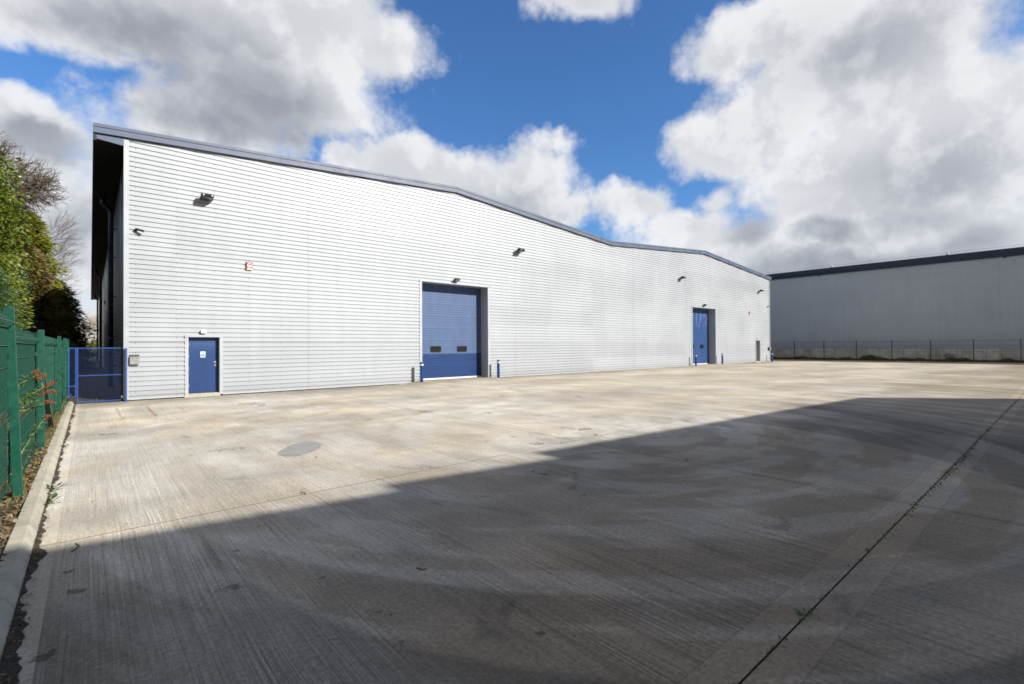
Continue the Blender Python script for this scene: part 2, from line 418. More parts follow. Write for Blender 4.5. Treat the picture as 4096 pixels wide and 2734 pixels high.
    stn = t.noise(t.vec(t.m('MULTIPLY', x, 1.0), t.m('MULTIPLY', y, 1.0), 2.0), 7.0, 5, .72, 0)
    stains = t.m('MULTIPLY', t.ramp(t.m('ADD', stains, t.m('MULTIPLY', t.m('SUBTRACT', stn, .5), 3.2)), .30, .55), .55)
    blot = t.ramp(t.noise(t.vec(x, t.m('MULTIPLY', y, .7), 11.0), .9, 5, .68, .8), .615, .70)
    spot = t.ramp(t.noise(t.vec(t.m('MULTIPLY', x, 1.0), t.m('MULTIPLY', y, 2.0), 21.0), 2.3, 5, .6, .5), .70, .76)
    speck = t.ramp(t.noise(p, 75.0, 2, .5), .74, .80)
    # joints
    def line(c, at, wd, wob=.0):
        d = t.m('ABSOLUTE', t.m('SUBTRACT', t.m('ADD', c, t.m('MULTIPLY', t.m('SUBTRACT', mid, .5), wob)), at))
        return t.ramp(d, wd * .5, wd, 1.0, 0.0)
    def add(*a):
        o = a[0]
        for q in a[1:]: o = t.m('MAXIMUM', o, q)
        return o
    wide = t.ramp(fine, .3, .6, .5, 1.0)
    past = t.ramp(x, 6.7, 6.9)
    jdark = add(line(y, 6.1, .016, .02), line(x, 6.9, .016), t.m('MULTIPLY', line(x, 12.1, .012), .6), t.m('MULTIPLY', line(x, 20.6, .02), .6), t.m('MULTIPLY', line(x, 29.5, .03), .6),
                t.m('MULTIPLY', line(x, 40.0, .04), .5), t.m('MULTIPLY', line(y, 10.5, .010, .02), .6), t.m('MULTIPLY', line(y, 15.4, .02), .5), t.m('MULTIPLY', line(x, 2.2, .006), .25), t.m('MULTIPLY', line(y, 3.6, .006), .25))
    yj = t.m('ADD', y, t.m('MULTIPLY_ADD', x, .006, -.043))
    tool = t.m('MULTIPLY', t.ramp(t.m('ABSOLUTE', t.m('SUBTRACT', yj, 1.12)), .20, .215, 1.0, 0.0), 1.0)
    tool2 = t.ramp(x, -.235, -.225, 1.0, 0.0)
    tool3 = add(t.ramp(t.m('ABSOLUTE', t.m('SUBTRACT', y, 6.1)), .03, .09, .55, 0.0), t.ramp(t.m('ABSOLUTE', t.m('SUBTRACT', y, 10.5)), .02, .10, .9, 0.0))
    smoothm = add(tool, tool2, t.m('MULTIPLY', tool3, .8))
    edge = add(line(yj, .905, .006), line(yj, 1.335, .006), line(x, -.228, .007))
    brush = t.m('MULTIPLY', brush, t.ramp(y, 4.0, 8.0, 1.25, .72))
    brush = t.m('MULTIPLY', brush, t.m('SUBTRACT', 1.0, t.m('MULTIPLY', smoothm, .85)))
    # colour
    k = t.m('MULTIPLY', t.ramp(big, .28, .72, .76, 1.17), t.ramp(mid, .25, .75, .82, 1.14))
    k = t.m('MULTIPLY', k, t.ramp(fine, .28, .72, .76, 1.22))
    k = t.m('MULTIPLY', k, t.ramp(t.m('ADD', y, t.m('MULTIPLY', t.m('SUBTRACT', big, .5), 6.0)), 1.2, 6.6, .70, 1.0))  # vignette-like shade towards the camera, put into the concrete colour
    k = t.m('MULTIPLY', k, t.m('ADD', 1.0, t.m('MULTIPLY', brush, 1.6)))
    k = t.m('MULTIPLY', k, t.m('SUBTRACT', 1.0, dark))
    k = t.m('MULTIPLY', k, t.m('ADD', 1.0, lt))
    k = t.m('MULTIPLY', k, t.m('SUBTRACT', 1.0, t.m('MULTIPLY', blot, .30)))
    k = t.m('MULTIPLY', k, t.m('SUBTRACT', 1.0, t.m('MULTIPLY', spot, .45)))
    k = t.m('MULTIPLY', k, t.m('SUBTRACT', 1.0, stains))
    k = t.m('MULTIPLY', k, t.m('SUBTRACT', 1.10, t.m('MULTIPLY', t.m('SUBTRACT', 1.0, sweep), t.ramp(y, 5.0, 8.0, .27, .12))))
    k = t.m('MULTIPLY', k, t.m('SUBTRACT', 1.0, t.m('MULTIPLY', speck, .35)))
    k = t.m('MULTIPLY', k, t.m('ADD', 1.0, t.m('MULTIPLY', smoothm, .16)))
    k = t.m('MULTIPLY', k, t.m('SUBTRACT', 1.0, t.m('MULTIPLY', edge, .15)))
    k = t.m('MULTIPLY', k, t.m('SUBTRACT', 1.0, t.m('MULTIPLY', jdark, .62)))
    hue = t.noise(t.vec(t.m('MULTIPLY', x, .6), y, 30.0), .42, 5, .55, .5)
    base = t.mix(t.ramp(hue, .35, .68), (.50, .465, .40, 1), (.57, .485, .365, 1))
    base = t.mix(t.m('MULTIPLY', t.ramp(t.noise(p, .55, 4, .5, .4), .60, .78), .5), base, (.40, .30, .17, 1))
    # far slabs are a little warmer and cleaner
    base = t.mix(t.ramp(x, 4.0, 30.0, 0.0, .85), base, (.485, .42, .315, 1))
    base = t.mix(t.ramp(t.m('ADD', y, t.m('MULTIPLY', t.m('SUBTRACT', big, .5), 5.0)), 1.5, 6.0, .9, 0.0), base, (.50, .405, .275, 1))  # browner towards the camera, warming the bluish shade through the colour
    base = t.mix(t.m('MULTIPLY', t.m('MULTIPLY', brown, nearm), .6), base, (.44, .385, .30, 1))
    # pale slab with rust by the gate
    slab = t.m('MULTIPLY', t.m('MULTIPLY', t.ramp(x, -.12, -.06), t.ramp(x, 1.52, 1.62, 1.0, 0.0)), t.m('MULTIPLY', t.ramp(y, 16.0, 16.2), t.ramp(y, 18.9, 19.0, 1.0, 0.0)))
    base = t.mix(t.m('MULTIPLY', slab, t.ramp(mid, .3, .6, .5, 1.0)), base, (.64, .59, .47, 1))
    rust = t.m('MULTIPLY', add(line(x, 1.29, .05, .25), t.m('MULTIPLY', line(x, .62, .05, .3), .7), t.m('MULTIPLY', line(x, 2.05, .04, .3), .5)), t.m('MULTIPLY', t.ramp(y, 15.6, 16.0), t.ramp(y, 18.6, 18.9, 1.0, 0.0)))
    base = t.mix(t.m('MULTIPLY', rust, t.ramp(fine, .35, .6)), base, (.33, .14, .035, 1))
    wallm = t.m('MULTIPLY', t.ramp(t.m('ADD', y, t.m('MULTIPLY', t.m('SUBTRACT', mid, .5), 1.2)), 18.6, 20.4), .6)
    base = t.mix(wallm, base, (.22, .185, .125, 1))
    base = t.mix(t.m('MULTIPLY', sweep, .35), base, (.46, .45, .43, 1))
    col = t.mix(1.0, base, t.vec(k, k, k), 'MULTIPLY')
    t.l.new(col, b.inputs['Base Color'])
    t.set(b.inputs['Roughness'], t.ramp(mid, .3, .7, .78, .92)); b.inputs['Specular IOR Level'].default_value = .35
    hgt = t.m('ADD', t.m('MULTIPLY', br1, .55), t.m('MULTIPLY', fine, .35))
    bn = t.node('ShaderNodeBump', {'Strength': .5, 'Height': hgt}); bn.inputs['Distance'].default_value = .006
    t.l.new(bn.outputs[0], b.inputs['Normal'])
    return m
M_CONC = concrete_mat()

def kerb_mat():
    m, t, b = new_mat('kerb_concrete')
    p, x, y, z = t.pos()
    n = t.noise(p, 5.0, 7, .65); f = t.noise(p, 60.0, 4, .7)
    k = t.m('MULTIPLY', t.ramp(n, .3, .7, .82, 1.12), t.ramp(f, .2, .8, .9, 1.1))
    j = t.m('ABSOLUTE', t.m('SUBTRACT', t.m('FRACT', t.m('DIVIDE', t.m('ADD', y, .3), .915)), .5))
    k = t.m('MULTIPLY', k, t.ramp(j, .0, .008, .45, 1.0))
    blk = t.node('ShaderNodeTexWhiteNoise', {'Vector': t.vec(0.0, t.m('FLOOR', t.m('ADD', t.m('DIVIDE', t.m('ADD', y, .3), .915), .5)), 0.0)}, noise_dimensions='3D')
    k = t.m('MULTIPLY', k, t.ramp(blk.outputs['Value'], 0, 1, .9, 1.06, False))
    t.l.new(t.mix(1.0, (.46, .425, .33, 1), t.vec(k, k, k), 'MULTIPLY'), b.inputs['Base Color'])
    b.inputs['Roughness'].default_value = .88
    bn = t.node('ShaderNodeBump', {'Strength': .4, 'Height': f}); bn.inputs['Distance'].default_value = .004
    t.l.new(bn.outputs[0], b.inputs['Normal'])
    return m
M_KERB = kerb_mat()

def soil_mat(name, a, bcol, scale=7.0):
    m, t, b = new_mat(name)
    p, x, y, z = t.pos()
    n = t.noise(p, scale, 8, .7); n2 = t.noise(p, scale * 7, 4, .7)
    c = t.mix(t.ramp(n, .35, .65), c4(a), c4(bcol))
    k = t.ramp(n2, .25, .75, .55, 1.45)
    t.l.new(t.mix(1.0, c, t.vec(k, k, k), 'MULTIPLY'), b.inputs['Base Color'])
    b.inputs['Roughness'].default_value = .95
    bn = t.node('ShaderNodeBump', {'Strength': .9, 'Height': n2}); bn.inputs['Distance'].default_value = .03
    t.l.new(bn.outputs[0], b.inputs['Normal'])
    return m
M_SOIL = soil_mat('soil', (.10, .075, .045), (.22, .17, .105))
M_TERR = soil_mat('terrain', (.09, .10, .035), (.15, .13, .06), .5)
M_DIRT = soil_mat('gutter_dirt', (.035, .03, .022), (.10, .085, .055), 20)

def sm(t): t = max(0, min(1, t)); return t * t * (3 - 2 * t)
def lerpt(x, tab):
    if x <= tab[0][0]: return tab[0][1]
    for (a, va), (b, vb) in zip(tab, tab[1:]):
        if x <= b: return va + (vb - va) * (x - a) / (b - a)
    return tab[-1][1]
TABG = [(0, 0), (11, .0), (17, .03), (20, .06), (38, .05), (48, .04), (55, -.03), (62, 0)]
def gh(x, y):
    h = lerpt(x, TABG) * sm((y - 12) / 8.9)
    for a, b in ((12.34, 16.48), (38.62, 42.74)):
        e = sm((x - a + 1.6) / 1.4) * sm((b + 1.6 - x) / 1.4)
        h = max(h, .10 * e * sm((y - 19.2) / 1.5))
    return h
def grid(xs, ys, zf):
    mb = MB(); nx = len(xs)
    mb.v = [(x, y + (.043 - .006 * x if y in (1.114, 1.126) else 0), zf(x, y)) for y in ys for x in xs]
    for j in range(len(ys) - 1):
        for i in range(nx - 1):
            a = j * nx + i
            mb.f.append((a, a + 1, a + nx + 1, a + nx)); mb.m.append(0)
    return mb
xs = [-.38, 0, 2, 5, 8] + [9 + .5 * i for i in range(22)] + [22, 26, 30, 34] + [36 + .5 * i for i in range(20)] + [48, 52, 55, 58, 60.2]
ys = [-40, -8.6, 1.114] ; ys2 = [1.126, 6, 12] + [13 + i for i in range(6)] + [18.6 + .3 * i for i in range(8)] + [20.985]
yard = grid(xs, ys, gh); g2 = grid(xs, ys2, gh)
n0 = len(yard.v); yard.v += g2.v; yard.f += [tuple(i + n0 for i in f) for f in g2.f]; yard.m += g2.m
# yard continues past the far corner of the warehouse, with an open expansion joint at y = 1.12
yard.box(55.1, 60.2, 20.985, 30, -.3, 0)
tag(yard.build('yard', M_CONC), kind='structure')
mb = MB()
mb.face([(-.38, 1.12, -.012), (60.2, .75, -.012), (60.2, .82, -.012), (-.38, 1.20, -.012)])
tag(mb.build('expansion_joint_filler', M_DIRT), kind='structure')
mb = MB(); mb.face([(-900, -900, -.35), (900, -900, -.35), (900, 900, -.35), (-900, 900, -.35)])
tag(mb.build('terrain', M_TERR), kind='structure')
# planting bed beside the kerb, alley beside the warehouse, verge at the far side
bxs = [-14, -8, -4, -3, -2, -1.5, -1.2, -1, -.8, -.7, -.62, -.53]
bys = [-12 + .5 * i for i in range(66)] + [22 + 2 * i for i in range(37)]
rb = random.Random(3)
mb = grid(bxs, bys, lambda x, y: .055 + rb.uniform(-.02, .03) + (0 if x > -1 else .03))
tag(mb.build('planting_bed', M_SOIL, smooth=True), kind='structure')
mb = grid([-.53, -.2, .2, .6, .92], [20.98 + .75 * i for i in range(100)], lambda x, y: .01 + rb.uniform(-.012, .02))
tag(mb.build('alley_path', M_SOIL, smooth=True), kind='structure')
mb = MB(); mb.face([(-9, 96, .06), (20, 96, .06), (20, 130, .06), (-9, 130, .06)]); 
tag(mb.build('path', simple('pale_path', (.42, .38, .30), .9, 0, .1, 1)), kind='structure')
mb = grid([60.34, 61, 62, 63, 64, 65, 65.9], [-40 + 2 * i for i in range(51)], lambda x, y: .10 + rb.uniform(-.04, .10))
tag(mb.build('verge', M_SOIL, smooth=True), kind='structure')
# kerbs
mb = MB(); mb.prism([(-.54, -.2), (-.54, .10), (-.445, .10), (-.43, .092), (-.39, .02), (-.383, .0), (-.383, -.2)], 'y', -12, 20.96)
tag(mb.build('kerb', M_KERB), kind='structure')
mb = MB(); mb.prism([(60.2, -.2), (60.2, .02), (60.22, .11), (60.34, .12), (60.34, -.2)], 'y', -40, 60)
tag(mb.build('kerb', M_KERB), kind='structure')

# dirt in the gutter: an irregular thin strip
mb = MB(); y = .5; rr = random.Random(11); pw = .05
while y < 20.8:
    dy = rr.uniform(.02, .05); nw = max(.010, min(.11, pw + rr.uniform(-.018, .018) - (pw - (.036 if y > 6 else .05)) * .12))
    mb.face([(-.384, y, .006), (-.384 + pw, y, .004), (-.384 + nw, y + dy, .004), (-.384, y + dy, .006)]); pw = nw; y += dy
tag(mb.build('gutter_dirt', M_DIRT), kind='stuff')

# repair patches
def blobpatch(name, cx, cy, rx, ry, rot, mat, seed, n=26, z=.004):
    r = random.Random(seed); p = []
    for i in range(n):
        t = 2 * math.pi * i / n; k = 1 + r.uniform(-.07, .07)
        x, y = rx * math.cos(t) * k, ry * math.sin(t) * k
        p.append((cx + x * math.cos(rot) - y * math.sin(rot), cy + x * math.sin(rot) + y * math.cos(rot)))
    m_ = MB(); m_.face([(a, b, z + gh(a, b)) for a, b in p]); return tag(m_.build(name, mat), kind='structure')
blobpatch('ground_patch', 2.80, 8.88, .62, .31, R_(-33) + math.pi / 2, simple('grey_mortar', (.31, .305, .285), .8, 0, .12, 5, .3, 60), 5)
blobpatch('ground_patch', 4.02, 16.35, .50, .22, R_(50), simple('white_spill', (.52, .54, .56), .8, 0, .12, 5), 6)
blobpatch('ground_patch', 4.00, 16.35, .22, .08, R_(50), simple('grey_spill', (.25, .25, .25), .8, 0, .12, 5), 8, z=.008)

# ------------------------------------------------------------------ corrugated walls
PITCHZ = .1662; Z0 = 1.649 - PITCHZ * 9.0; DEP = .032
def rows(zmin, zmax, pitch=PITCHZ, z0=Z0, dep=DEP):
    """profile as (z, depth) going upward"""
    out = []; k = math.floor((zmin - z0) / pitch) - 1
    while True:
        z = z0 + k * pitch
        if z > zmax + pitch: break
        out += [(z, dep), (z + pitch * .11, 0.0), (z + pitch * .72, 0.0), (z + pitch * .765, dep)]
        k += 1
    pts = [p for p in out if zmin <= p[0] <= zmax]
    def at(zz):
        for (a, da), (b, db) in zip(out, out[1:]):
            if a <= zz <= b and b > a: return (zz, da + (db - da) * (zz - a) / (b - a))
        return (zz, 0)
    return [at(zmin)] + pts + [at(zmax)]
def roofspan(z, prof):
    """x intervals in which the roof profile lies above z"""
    iv = []; xs_ = []
    for (a, za), (b, zb) in zip(prof, prof[1:]):
        if za >= z and zb >= z: iv.append([a, b])
        elif za < z and zb < z: pass
        else:
            x = a + (b - a) * (z - za) / (zb - za)
            iv.append([x, b] if zb >= z else [a, x])
    out = []
    for i in iv:
        if out and abs(out[-1][1] - i[0]) < 1e-6: out[-1][1] = i[1]
        else: out.append(list(i))
    return out
def gable_wall(mb, x0, x1, Y, zmin, prof, holes, pitch=PITCHZ, z0=Z0, dep=DEP):
    zmax = max(z for _, z in prof)
    R = rows(zmin, zmax, pitch, z0, dep)
    cuts = sorted({zz for h in holes for zz in (h[2], h[3])})
    RR = []
    for (a, da), (b, db) in zip(R, R[1:]):
        zs = [a] + [c for c in cuts if a < c < b] + [b]
        for u, v in zip(zs, zs[1:]):
            if v - u < 1e-6: continue
            RR.append((u, da + (db - da) * (u - a) / (b - a), v, da + (db - da) * (v - a) / (b - a)))
    for (u, du, v, dv) in RR:
        lo, hi = roofspan(u + 1e-5, prof), roofspan(v - 1e-5, prof)
        for h in hi:
            l = next((q for q in lo if q[0] <= h[0] + 1e-3 and q[1] >= h[1] - 1e-3), h)
            if (len(hi) > 1) and len(lo) == 1: l = h
            segs = [(max(l[0], x0), min(l[1], x1), max(h[0], x0), min(h[1], x1))]
            for (ha, hb, hz0, hz1) in holes:
                if (u + v) / 2 > hz0 and (u + v) / 2 < hz1:
                    ns = []
                    for s_ in segs:
                        if s_[0] < ha < s_[1]: ns.append((s_[0], ha, s_[2], ha))
                        if s_[0] < hb < s_[1]: ns.append((hb, s_[1], hb, s_[3]))
                        if hb <= s_[0] or ha >= s_[1]: ns.append(s_)
                    segs = ns
            for s_ in segs:
                mb.face([(s_[0], Y + du, u), (s_[1], Y + du, u), (s_[3], Y + dv, v), (s_[2], Y + dv, v)])
    return zmax

YW = 20.9; YB = 91.0
PROF = [(.06, 9.13), (14.4, 10.07), (27.5, 9.05), (40.68, 10.03), (55.17, 8.96)]     # top of the verge
def off_prof(p, d): return [(x, z - d) for x, z in p]
def zof(x, prof=PROF): return lerpt(x, prof)

wh = empty('warehouse', (.9, YW, 0), 'long white corrugated metal warehouse with blue roller doors and twin-gabled roof', 'warehouse')
HOLES = [(12.21, 16.61, -1, 5.06), (38.49, 42.87, -1, 5.06), (2.575, 3.765, -1, 2.235), (51.30, 52.50, -1, 2.22)]
mb = MB()
gable_wall(mb, .97, 54.88, YW, .075, off_prof([(.9, zof(.9))] + PROF[1:4] + [(54.9, zof(54.9))], .06), HOLES)
front = mb.build('front_wall', M_CLAD, wh)
# side walls
def side_wall(name, X, sgn, y0, y1, z1, mat, par, zmin=.06, pitch=PITCHZ, z0=Z0, dep=DEP):
    R = rows(zmin, z1, pitch, z0, dep); m_ = MB()
    for (a, da), (b, db) in zip(R, R[1:]):
        if b - a < 1e-6: continue
        m_.face([(X + sgn * da, y1, a), (X + sgn * da, y0, a), (X + sgn * db, y0, b), (X + sgn * db, y1, b)])
    return m_.build(name, mat, par)
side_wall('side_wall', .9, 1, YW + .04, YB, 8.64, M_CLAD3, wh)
side_wall('side_wall', 54.95, -1, YW + .04, YB, 8.64, M_CLAD, wh)
mb = MB(); mb.box(.95, 54.9, YB - .1, YB, 0, 8.6); mb.build('rear_wall', M_CLAD2, wh)
# dark footing behind the drip and the drip trim itself
mb = MB(); ex = [(.95, 2.6), (3.74, 12.25), (16.57, 38.53), (42.83, 51.33), (52.47, 54.88)]
for a, b in ex: mb.box(a, b, YW + .03, YW + .2, -.1, .078)
mb.box(.95, 1.1, YW + .2, YB, -.1, .06)
build_split(mb, 'footing', M_DARK, wh)
mb = MB()
for a, b in ((.97, 2.575), (3.765, 12.21), (16.61, 38.49), (42.87, 51.30), (52.5, 54.88)):
    mb.box(a, b, YW - .012, YW + .02, .038 + gh((a + b) / 2, 20.9) * .4, .10 + gh((a + b) / 2, 20.9) * .3)
build_split(mb, 'drip_trim', M_TRIM, wh)
# corner trims
mb = MB(); mb.box(.845, .985, YW - .022, YW - .004, .04, 8.86); mb.box(.845, .862, YW - .004, YW + .12, .04, 8.6)
for i in range(26): mb.box(.963, .973, YW - .028, YW - .021, .2 + i * .333, .215 + i * .333)
mb.build('corner_trim', M_TRIM, wh)
mb = MB(); mb.box(54.86, 54.98, YW - .022, YW - .004, .02, 8.7); mb.box(54.965, 54.98, YW - .004, YW + .12, .02, 8.6)
mb.build('corner_trim', M_TRIM, wh)
# roof sheets
mb = MB()
P2 = [(x, z - .05) for x, z in PROF]
for (a, za), (b, zb) in zip(P2, P2[1:]):
    mb.face([(a, YW - .08, za), (b, YW - .08, zb), (b, YB + .1, zb), (a, YB + .1, za)])
    mb.face([(a, YW - .05, za - .2), (a, YB, za - .2), (b, YB, zb - .2), (b, YW - .05, zb - .2)])
mb.build('roof', M_ROOF, wh)
# verge fascia in two courses with the joints of its lengths
YF = YW - .115
mb = MB(); mb2 = MB()
for (a, za), (b, zb) in zip(PROF, PROF[1:]):
    n = max(1, round((b - a) / 3.0))
    for i in range(n):
        xa, xb = a + (b - a) * i / n, a + (b - a) * (i + 1) / n
        z1_, z2_ = za + (zb - za) * i / n, za + (zb - za) * (i + 1) / n
        for m_, y0, t0, t1 in ((mb, YF - .022, 0, .105), (mb2, YF, .118, .30)):
            ga = .004 if i or a > 1 else 0
            m_.prism([(xa + ga, z1_ - t1), (xb, z2_ - t1), (xb, z2_ - t0), (xa + ga, z1_ - t0)], 'y', y0, YF + .06)
mb.build('ridge_flashing', M_FASCIA, wh); mb2.build('verge_fascia', M_FASCIA, wh)
mb = MB()
for (a, za), (b, zb) in zip(PROF, PROF[1:]):
    mb.prism([(a + .004, za - .285), (b - .004, zb - .285), (b - .004, zb - .02), (a + .004, za - .02)], 'y', YF + .012, YF + .05)
    mb.prism([(max(a, .9), zof(max(a, .9)) - .262), (min(b, 54.9), zof(min(b, 54.9)) - .262), (min(b, 54.9), zof(min(b, 54.9)) - .25), (max(a, .9), zof(max(a, .9)) - .25)], 'y', YF + .05, YW + .0)
mb.build('fascia_backing', M_DARK, wh)
# left eaves: fascia, dark soffit and its pale end plate
mb = MB(); mb.box(.06, .15, YF + .06, YB, 8.60, 9.06); mb.build('eaves_gutter', M_SOFFIT, wh)
mb = MB()
for i in range(140):
    y0 = YW + .02 + i * .5; mb.box(.15, .9, y0, y0 + .485, 8.62, 8.66)
    if y0 > YB - 1: break
mb.build('soffit', M_SOFFIT, wh)
mb = MB(); mb.prism([(.15, 8.66), (.85, 8.60), (.85, 8.86), (.15, 8.84)], 'y', YW - .035, YW - .01); mb.build('eaves_end_plate', M_FASCIA, wh)
mb = MB(); mb.box(54.98, 55.14, YF + .06, YB, 8.55, 8.9); mb.box(54.9, 55.10, YW - .05, YW + .3, 8.50, 8.66); mb.build('eaves_gutter', M_FASCIA, wh)
# downpipes
for yy in (28.5, 56.0, 82.0):
    mb = MB()
    mb.tube([(.42, yy, 8.62), (.42, yy, 8.36), (.46, yy, 8.26), (.66, yy, 8.02), (.70, yy, 7.92), (.70, yy, 0.02)], .092, 14)
    for zz in (8.3, 5.2, 2.2): mb.tube([(.70 if zz < 8 else .42, yy, zz - .05), (.70 if zz < 8 else .42, yy, zz + .05)], .103, 14)
    p_ = mb.build('downpipe', M_PIPE, wh, smooth=True)
    mb = MB()
    for zz in (7.2, 5.9, 4.1, 2.3, 1.0): mb.box(.70, .93, yy - .02, yy + .02, zz - .02, zz + .02)
    build_split(mb, 'pipe_bracket', M_PIPE, p_)

# door surround helper
def rounded(cx, cz, w2, h2, r, n=5):
    p = []
    for qx, qz, a0 in ((1, 1, 0), (-1, 1, 90), (-1, -1, 180), (1, -1, 270)):
        for i in range(n + 1):
            a = R_(a0 + 90 * i / n); p.append((cx + qx * (w2 - r) + r * math.cos(a), cz + qz * (h2 - r) + r * math.sin(a)))
    return p
def surround(a, b, top, yb, tw, par, base=.0, headw=.09):
    mb = MB()
    mb.box(a - tw, a, YW - .014, YW + .03, base, top + headw)                 # flat jamb trims
    mb.box(b, b + tw, YW - .014, YW + .03, base, top + headw)
    mb.box(a - tw - .01, b + tw + .01, YW - .03, YW - .016, top + .004, top + headw)  # head trim
    mb.box(a, b, YW - .012, YW + .028, top, top + headw - .01)
    mb.box(a - .012, a, YW + .03, yb + .1, base, top)                        # reveals
    mb.box(b, b + .012, YW + .03, yb + .1, base, top)
    mb.box(a - .012, b + .012, YW + .03, yb + .1, top + .001, top + .013)
    return mb.build('door_frame', M_TRIM, par)
def roller_door(a, b, top, yb, mat, wins, label):
    mb = MB(); zs = []; z = .10
    hh = .1215; k = 0
    prof = [(.17, 0.0)]
    while prof[-1][0] < top - .05:
        z = prof[-1][0] + hh; k += 1
        if k % 5 == 0: prof += [(z - .012, 0), (z - .007, .012), (z + .0, .012), (z + .004, -.003)]
        else: prof += [(z - .006, 0), (z - .002, -.006), (z + .002, 0.002), (z + .005, 0)]
    prof += [(top + .05, 0)]
    for (z1_, d1), (z2_, d2) in zip(prof, prof[1:]):
        mb.face([(a, yb + d1, z1_), (b, yb + d1, z1_), (b, yb + d2, z2_), (a, yb + d2, z2_)])
    mb.box(a, b, yb + .03, yb + .06, .1, top + .05)
    dr = mb.build('roller_door', mat, wh); dr['label'] = label
    mb = MB(); mb.box(a + .005, b - .005, yb - .012, yb + .02, .085, .168); mb.build('bottom_rail', M_BAND, dr)
    for (cx, cz, w2, h2) in wins:
        mb = MB(); o = rounded(cx, cz, w2, h2, .07); i_ = rounded(cx, cz, w2 - .035, h2 - .035, .045); n = len(o)
        for q in range(n):
            j = (q + 1) % n
            mb.face([(o[q][0], yb - .02, o[q][1]), (o[j][0], yb - .02, o[j][1]), (i_[j][0], yb - .024, i_[j][1]), (i_[q][0], yb - .024, i_[q][1])])
            mb.face([(o[q][0], yb + .01, o[q][1]), (o[j][0], yb + .01, o[j][1]), (o[j][0], yb - .02, o[j][1]), (o[q][0], yb - .02, o[q][1])])
            mb.face([(i_[q][0], yb - .024, i_[q][1]), (i_[j][0], yb - .024, i_[j][1]), (i_[j][0], yb - .008, i_[j][1]), (i_[q][0], yb - .008, i_[q][1])])
        fr = mb.build('window', M_BLACK, dr)
        mb = MB(); mb.face([(x, yb - .009, z_) for x, z_ in i_]); mb.build('pane', M_GLASSD, fr)
    return dr
roller_door(12.34, 16.48, 4.98, 21.53, M_DOOR1, [(13.515, 1.675, .325, .17), (15.17, 1.675, .325, .17)], 'large blue roller door with faded upper panels and two windows')
surround(12.34, 16.48, 4.98, 21.53, .13, wh, .06)
roller_door(38.62, 42.74, 4.98, 21.54, M_DOOR2, [(39.72, 1.69, .325, .17), (41.40, 1.69, .325, .17)], 'distant blue roller door with pale bloom at its top')
surround(38.62, 42.74, 4.98, 21.54, .13, wh, .06)
mb = MB()
for a, b in ((12.34, 16.48), (38.62, 42.74)): mb.box(a + .001, b - .001, 20.96, 21.62, -.1, .098)
build_split(mb, 'door_threshold', M_CONC, wh)

def person_door(a, b, yb, deep, label, sign):
    top = 2.15
    surround(a, b, top, yb, .105, wh, .06, .085)
    mb = MB(); mb.box(a - .12, b + .12 if deep else b + .02, YW - .03, yb + .1, -.1, .125); mb.build('doorstep', M_STONE, wh)
    mb = MB(); mb.box(a + .03, b - .03, yb, yb + .05, .14, top - .03)
    lf = mb.build('door', M_LEAFD, wh, bevel=.004); lf['label'] = label
    mb = MB(); mb.box(a, a + .028, yb + .005, yb + .06, .126, top); mb.box(b - .028, b, yb + .005, yb + .06, .126, top); mb.box(a + .028, b - .028, yb + .005, yb + .06, top - .028, top)
    mb.build('door_lining', M_LEAFD, lf)
    mb = MB()
    for z in (.42, 1.05, 1.5, 1.92): mb.box(a + .018, a + .042, yb - .012, yb + .004, z - .05, z + .05)
    build_split(mb, 'hinge', M_STEEL, lf)
    mb = MB(); hx = b - .11
    mb.box(hx - .03, hx + .03, yb - .012, yb + .001, 1.215, 1.30); mb.box(hx - .03, hx + .03, yb - .012, yb + .001, 1.105, 1.185)
    mb.tube([(hx, yb - .012, 1.25), (hx, yb - .045, 1.25)], .018, 10); mb.tube([(hx, yb - .045, 1.25), (hx - .07, yb - .05, 1.25)], .012, 8)
    mb.build('handle', M_STEEL, lf)
    if sign:
        cx = a + .475; s0, s1 = 1.44, 1.655
        mb = MB(); mb.prism(rounded(cx, (s0 + s1) / 2, .078, .108, .012, 3), 'y', yb - .004, yb - .001)
        sg = mb.build('sign', M_SIGNW, lf)
        mb = MB(); mb.box(cx - .062, cx + .062, yb - .0062, yb - .0045, s0 + .018, s0 + .125)
        mb.prism(rounded(cx, 1.605, .033, .030, .0299, 7), 'y', yb - .0062, yb - .0045); mb.build('sign_panel', M_SIGNB, sg)
        mb = MB(); mb.box(cx - .005, cx + .005, yb - .0078, yb - .0064, 1.580, 1.630); mb.build('sign_symbol', M_SIGNW, sg)
        for i, (tx, sz) in enumerate((('Fire', .026), ('escape', .026), ('keep', .026), ('clear', .026))):
            cu = bpy.data.curves.new('lettering', 'FONT'); cu.body = tx; cu.size = sz * 1.25; cu.align_x = 'CENTER'; cu.extrude = .0005
            tmp = bpy.data.objects.new('tmp_text', cu); COL.objects.link(tmp); cu.materials.append(M_SIGNW)
            bpy.context.view_layer.update()
            me = bpy.data.meshes.new_from_object(tmp.evaluated_get(bpy.context.evaluated_depsgraph_get()))
            bpy.data.objects.remove(tmp)
            to = bpy.data.objects.new('lettering', me); COL.objects.link(to); to.parent = sg
            to.location = (cx - wloc(sg).x, yb - .0072 - wloc(sg).y, s1 - .112 - i * .0255 - wloc(sg).z)
            to.rotation_euler = (R_(90), 0, 0)
    return lf
person_door(2.68, 3.66, 21.09, False, 'near blue steel door with a fire escape sign', True)
person_door(51.41, 52.39, 21.52, True, 'far blue steel door set deep in its frame', False)

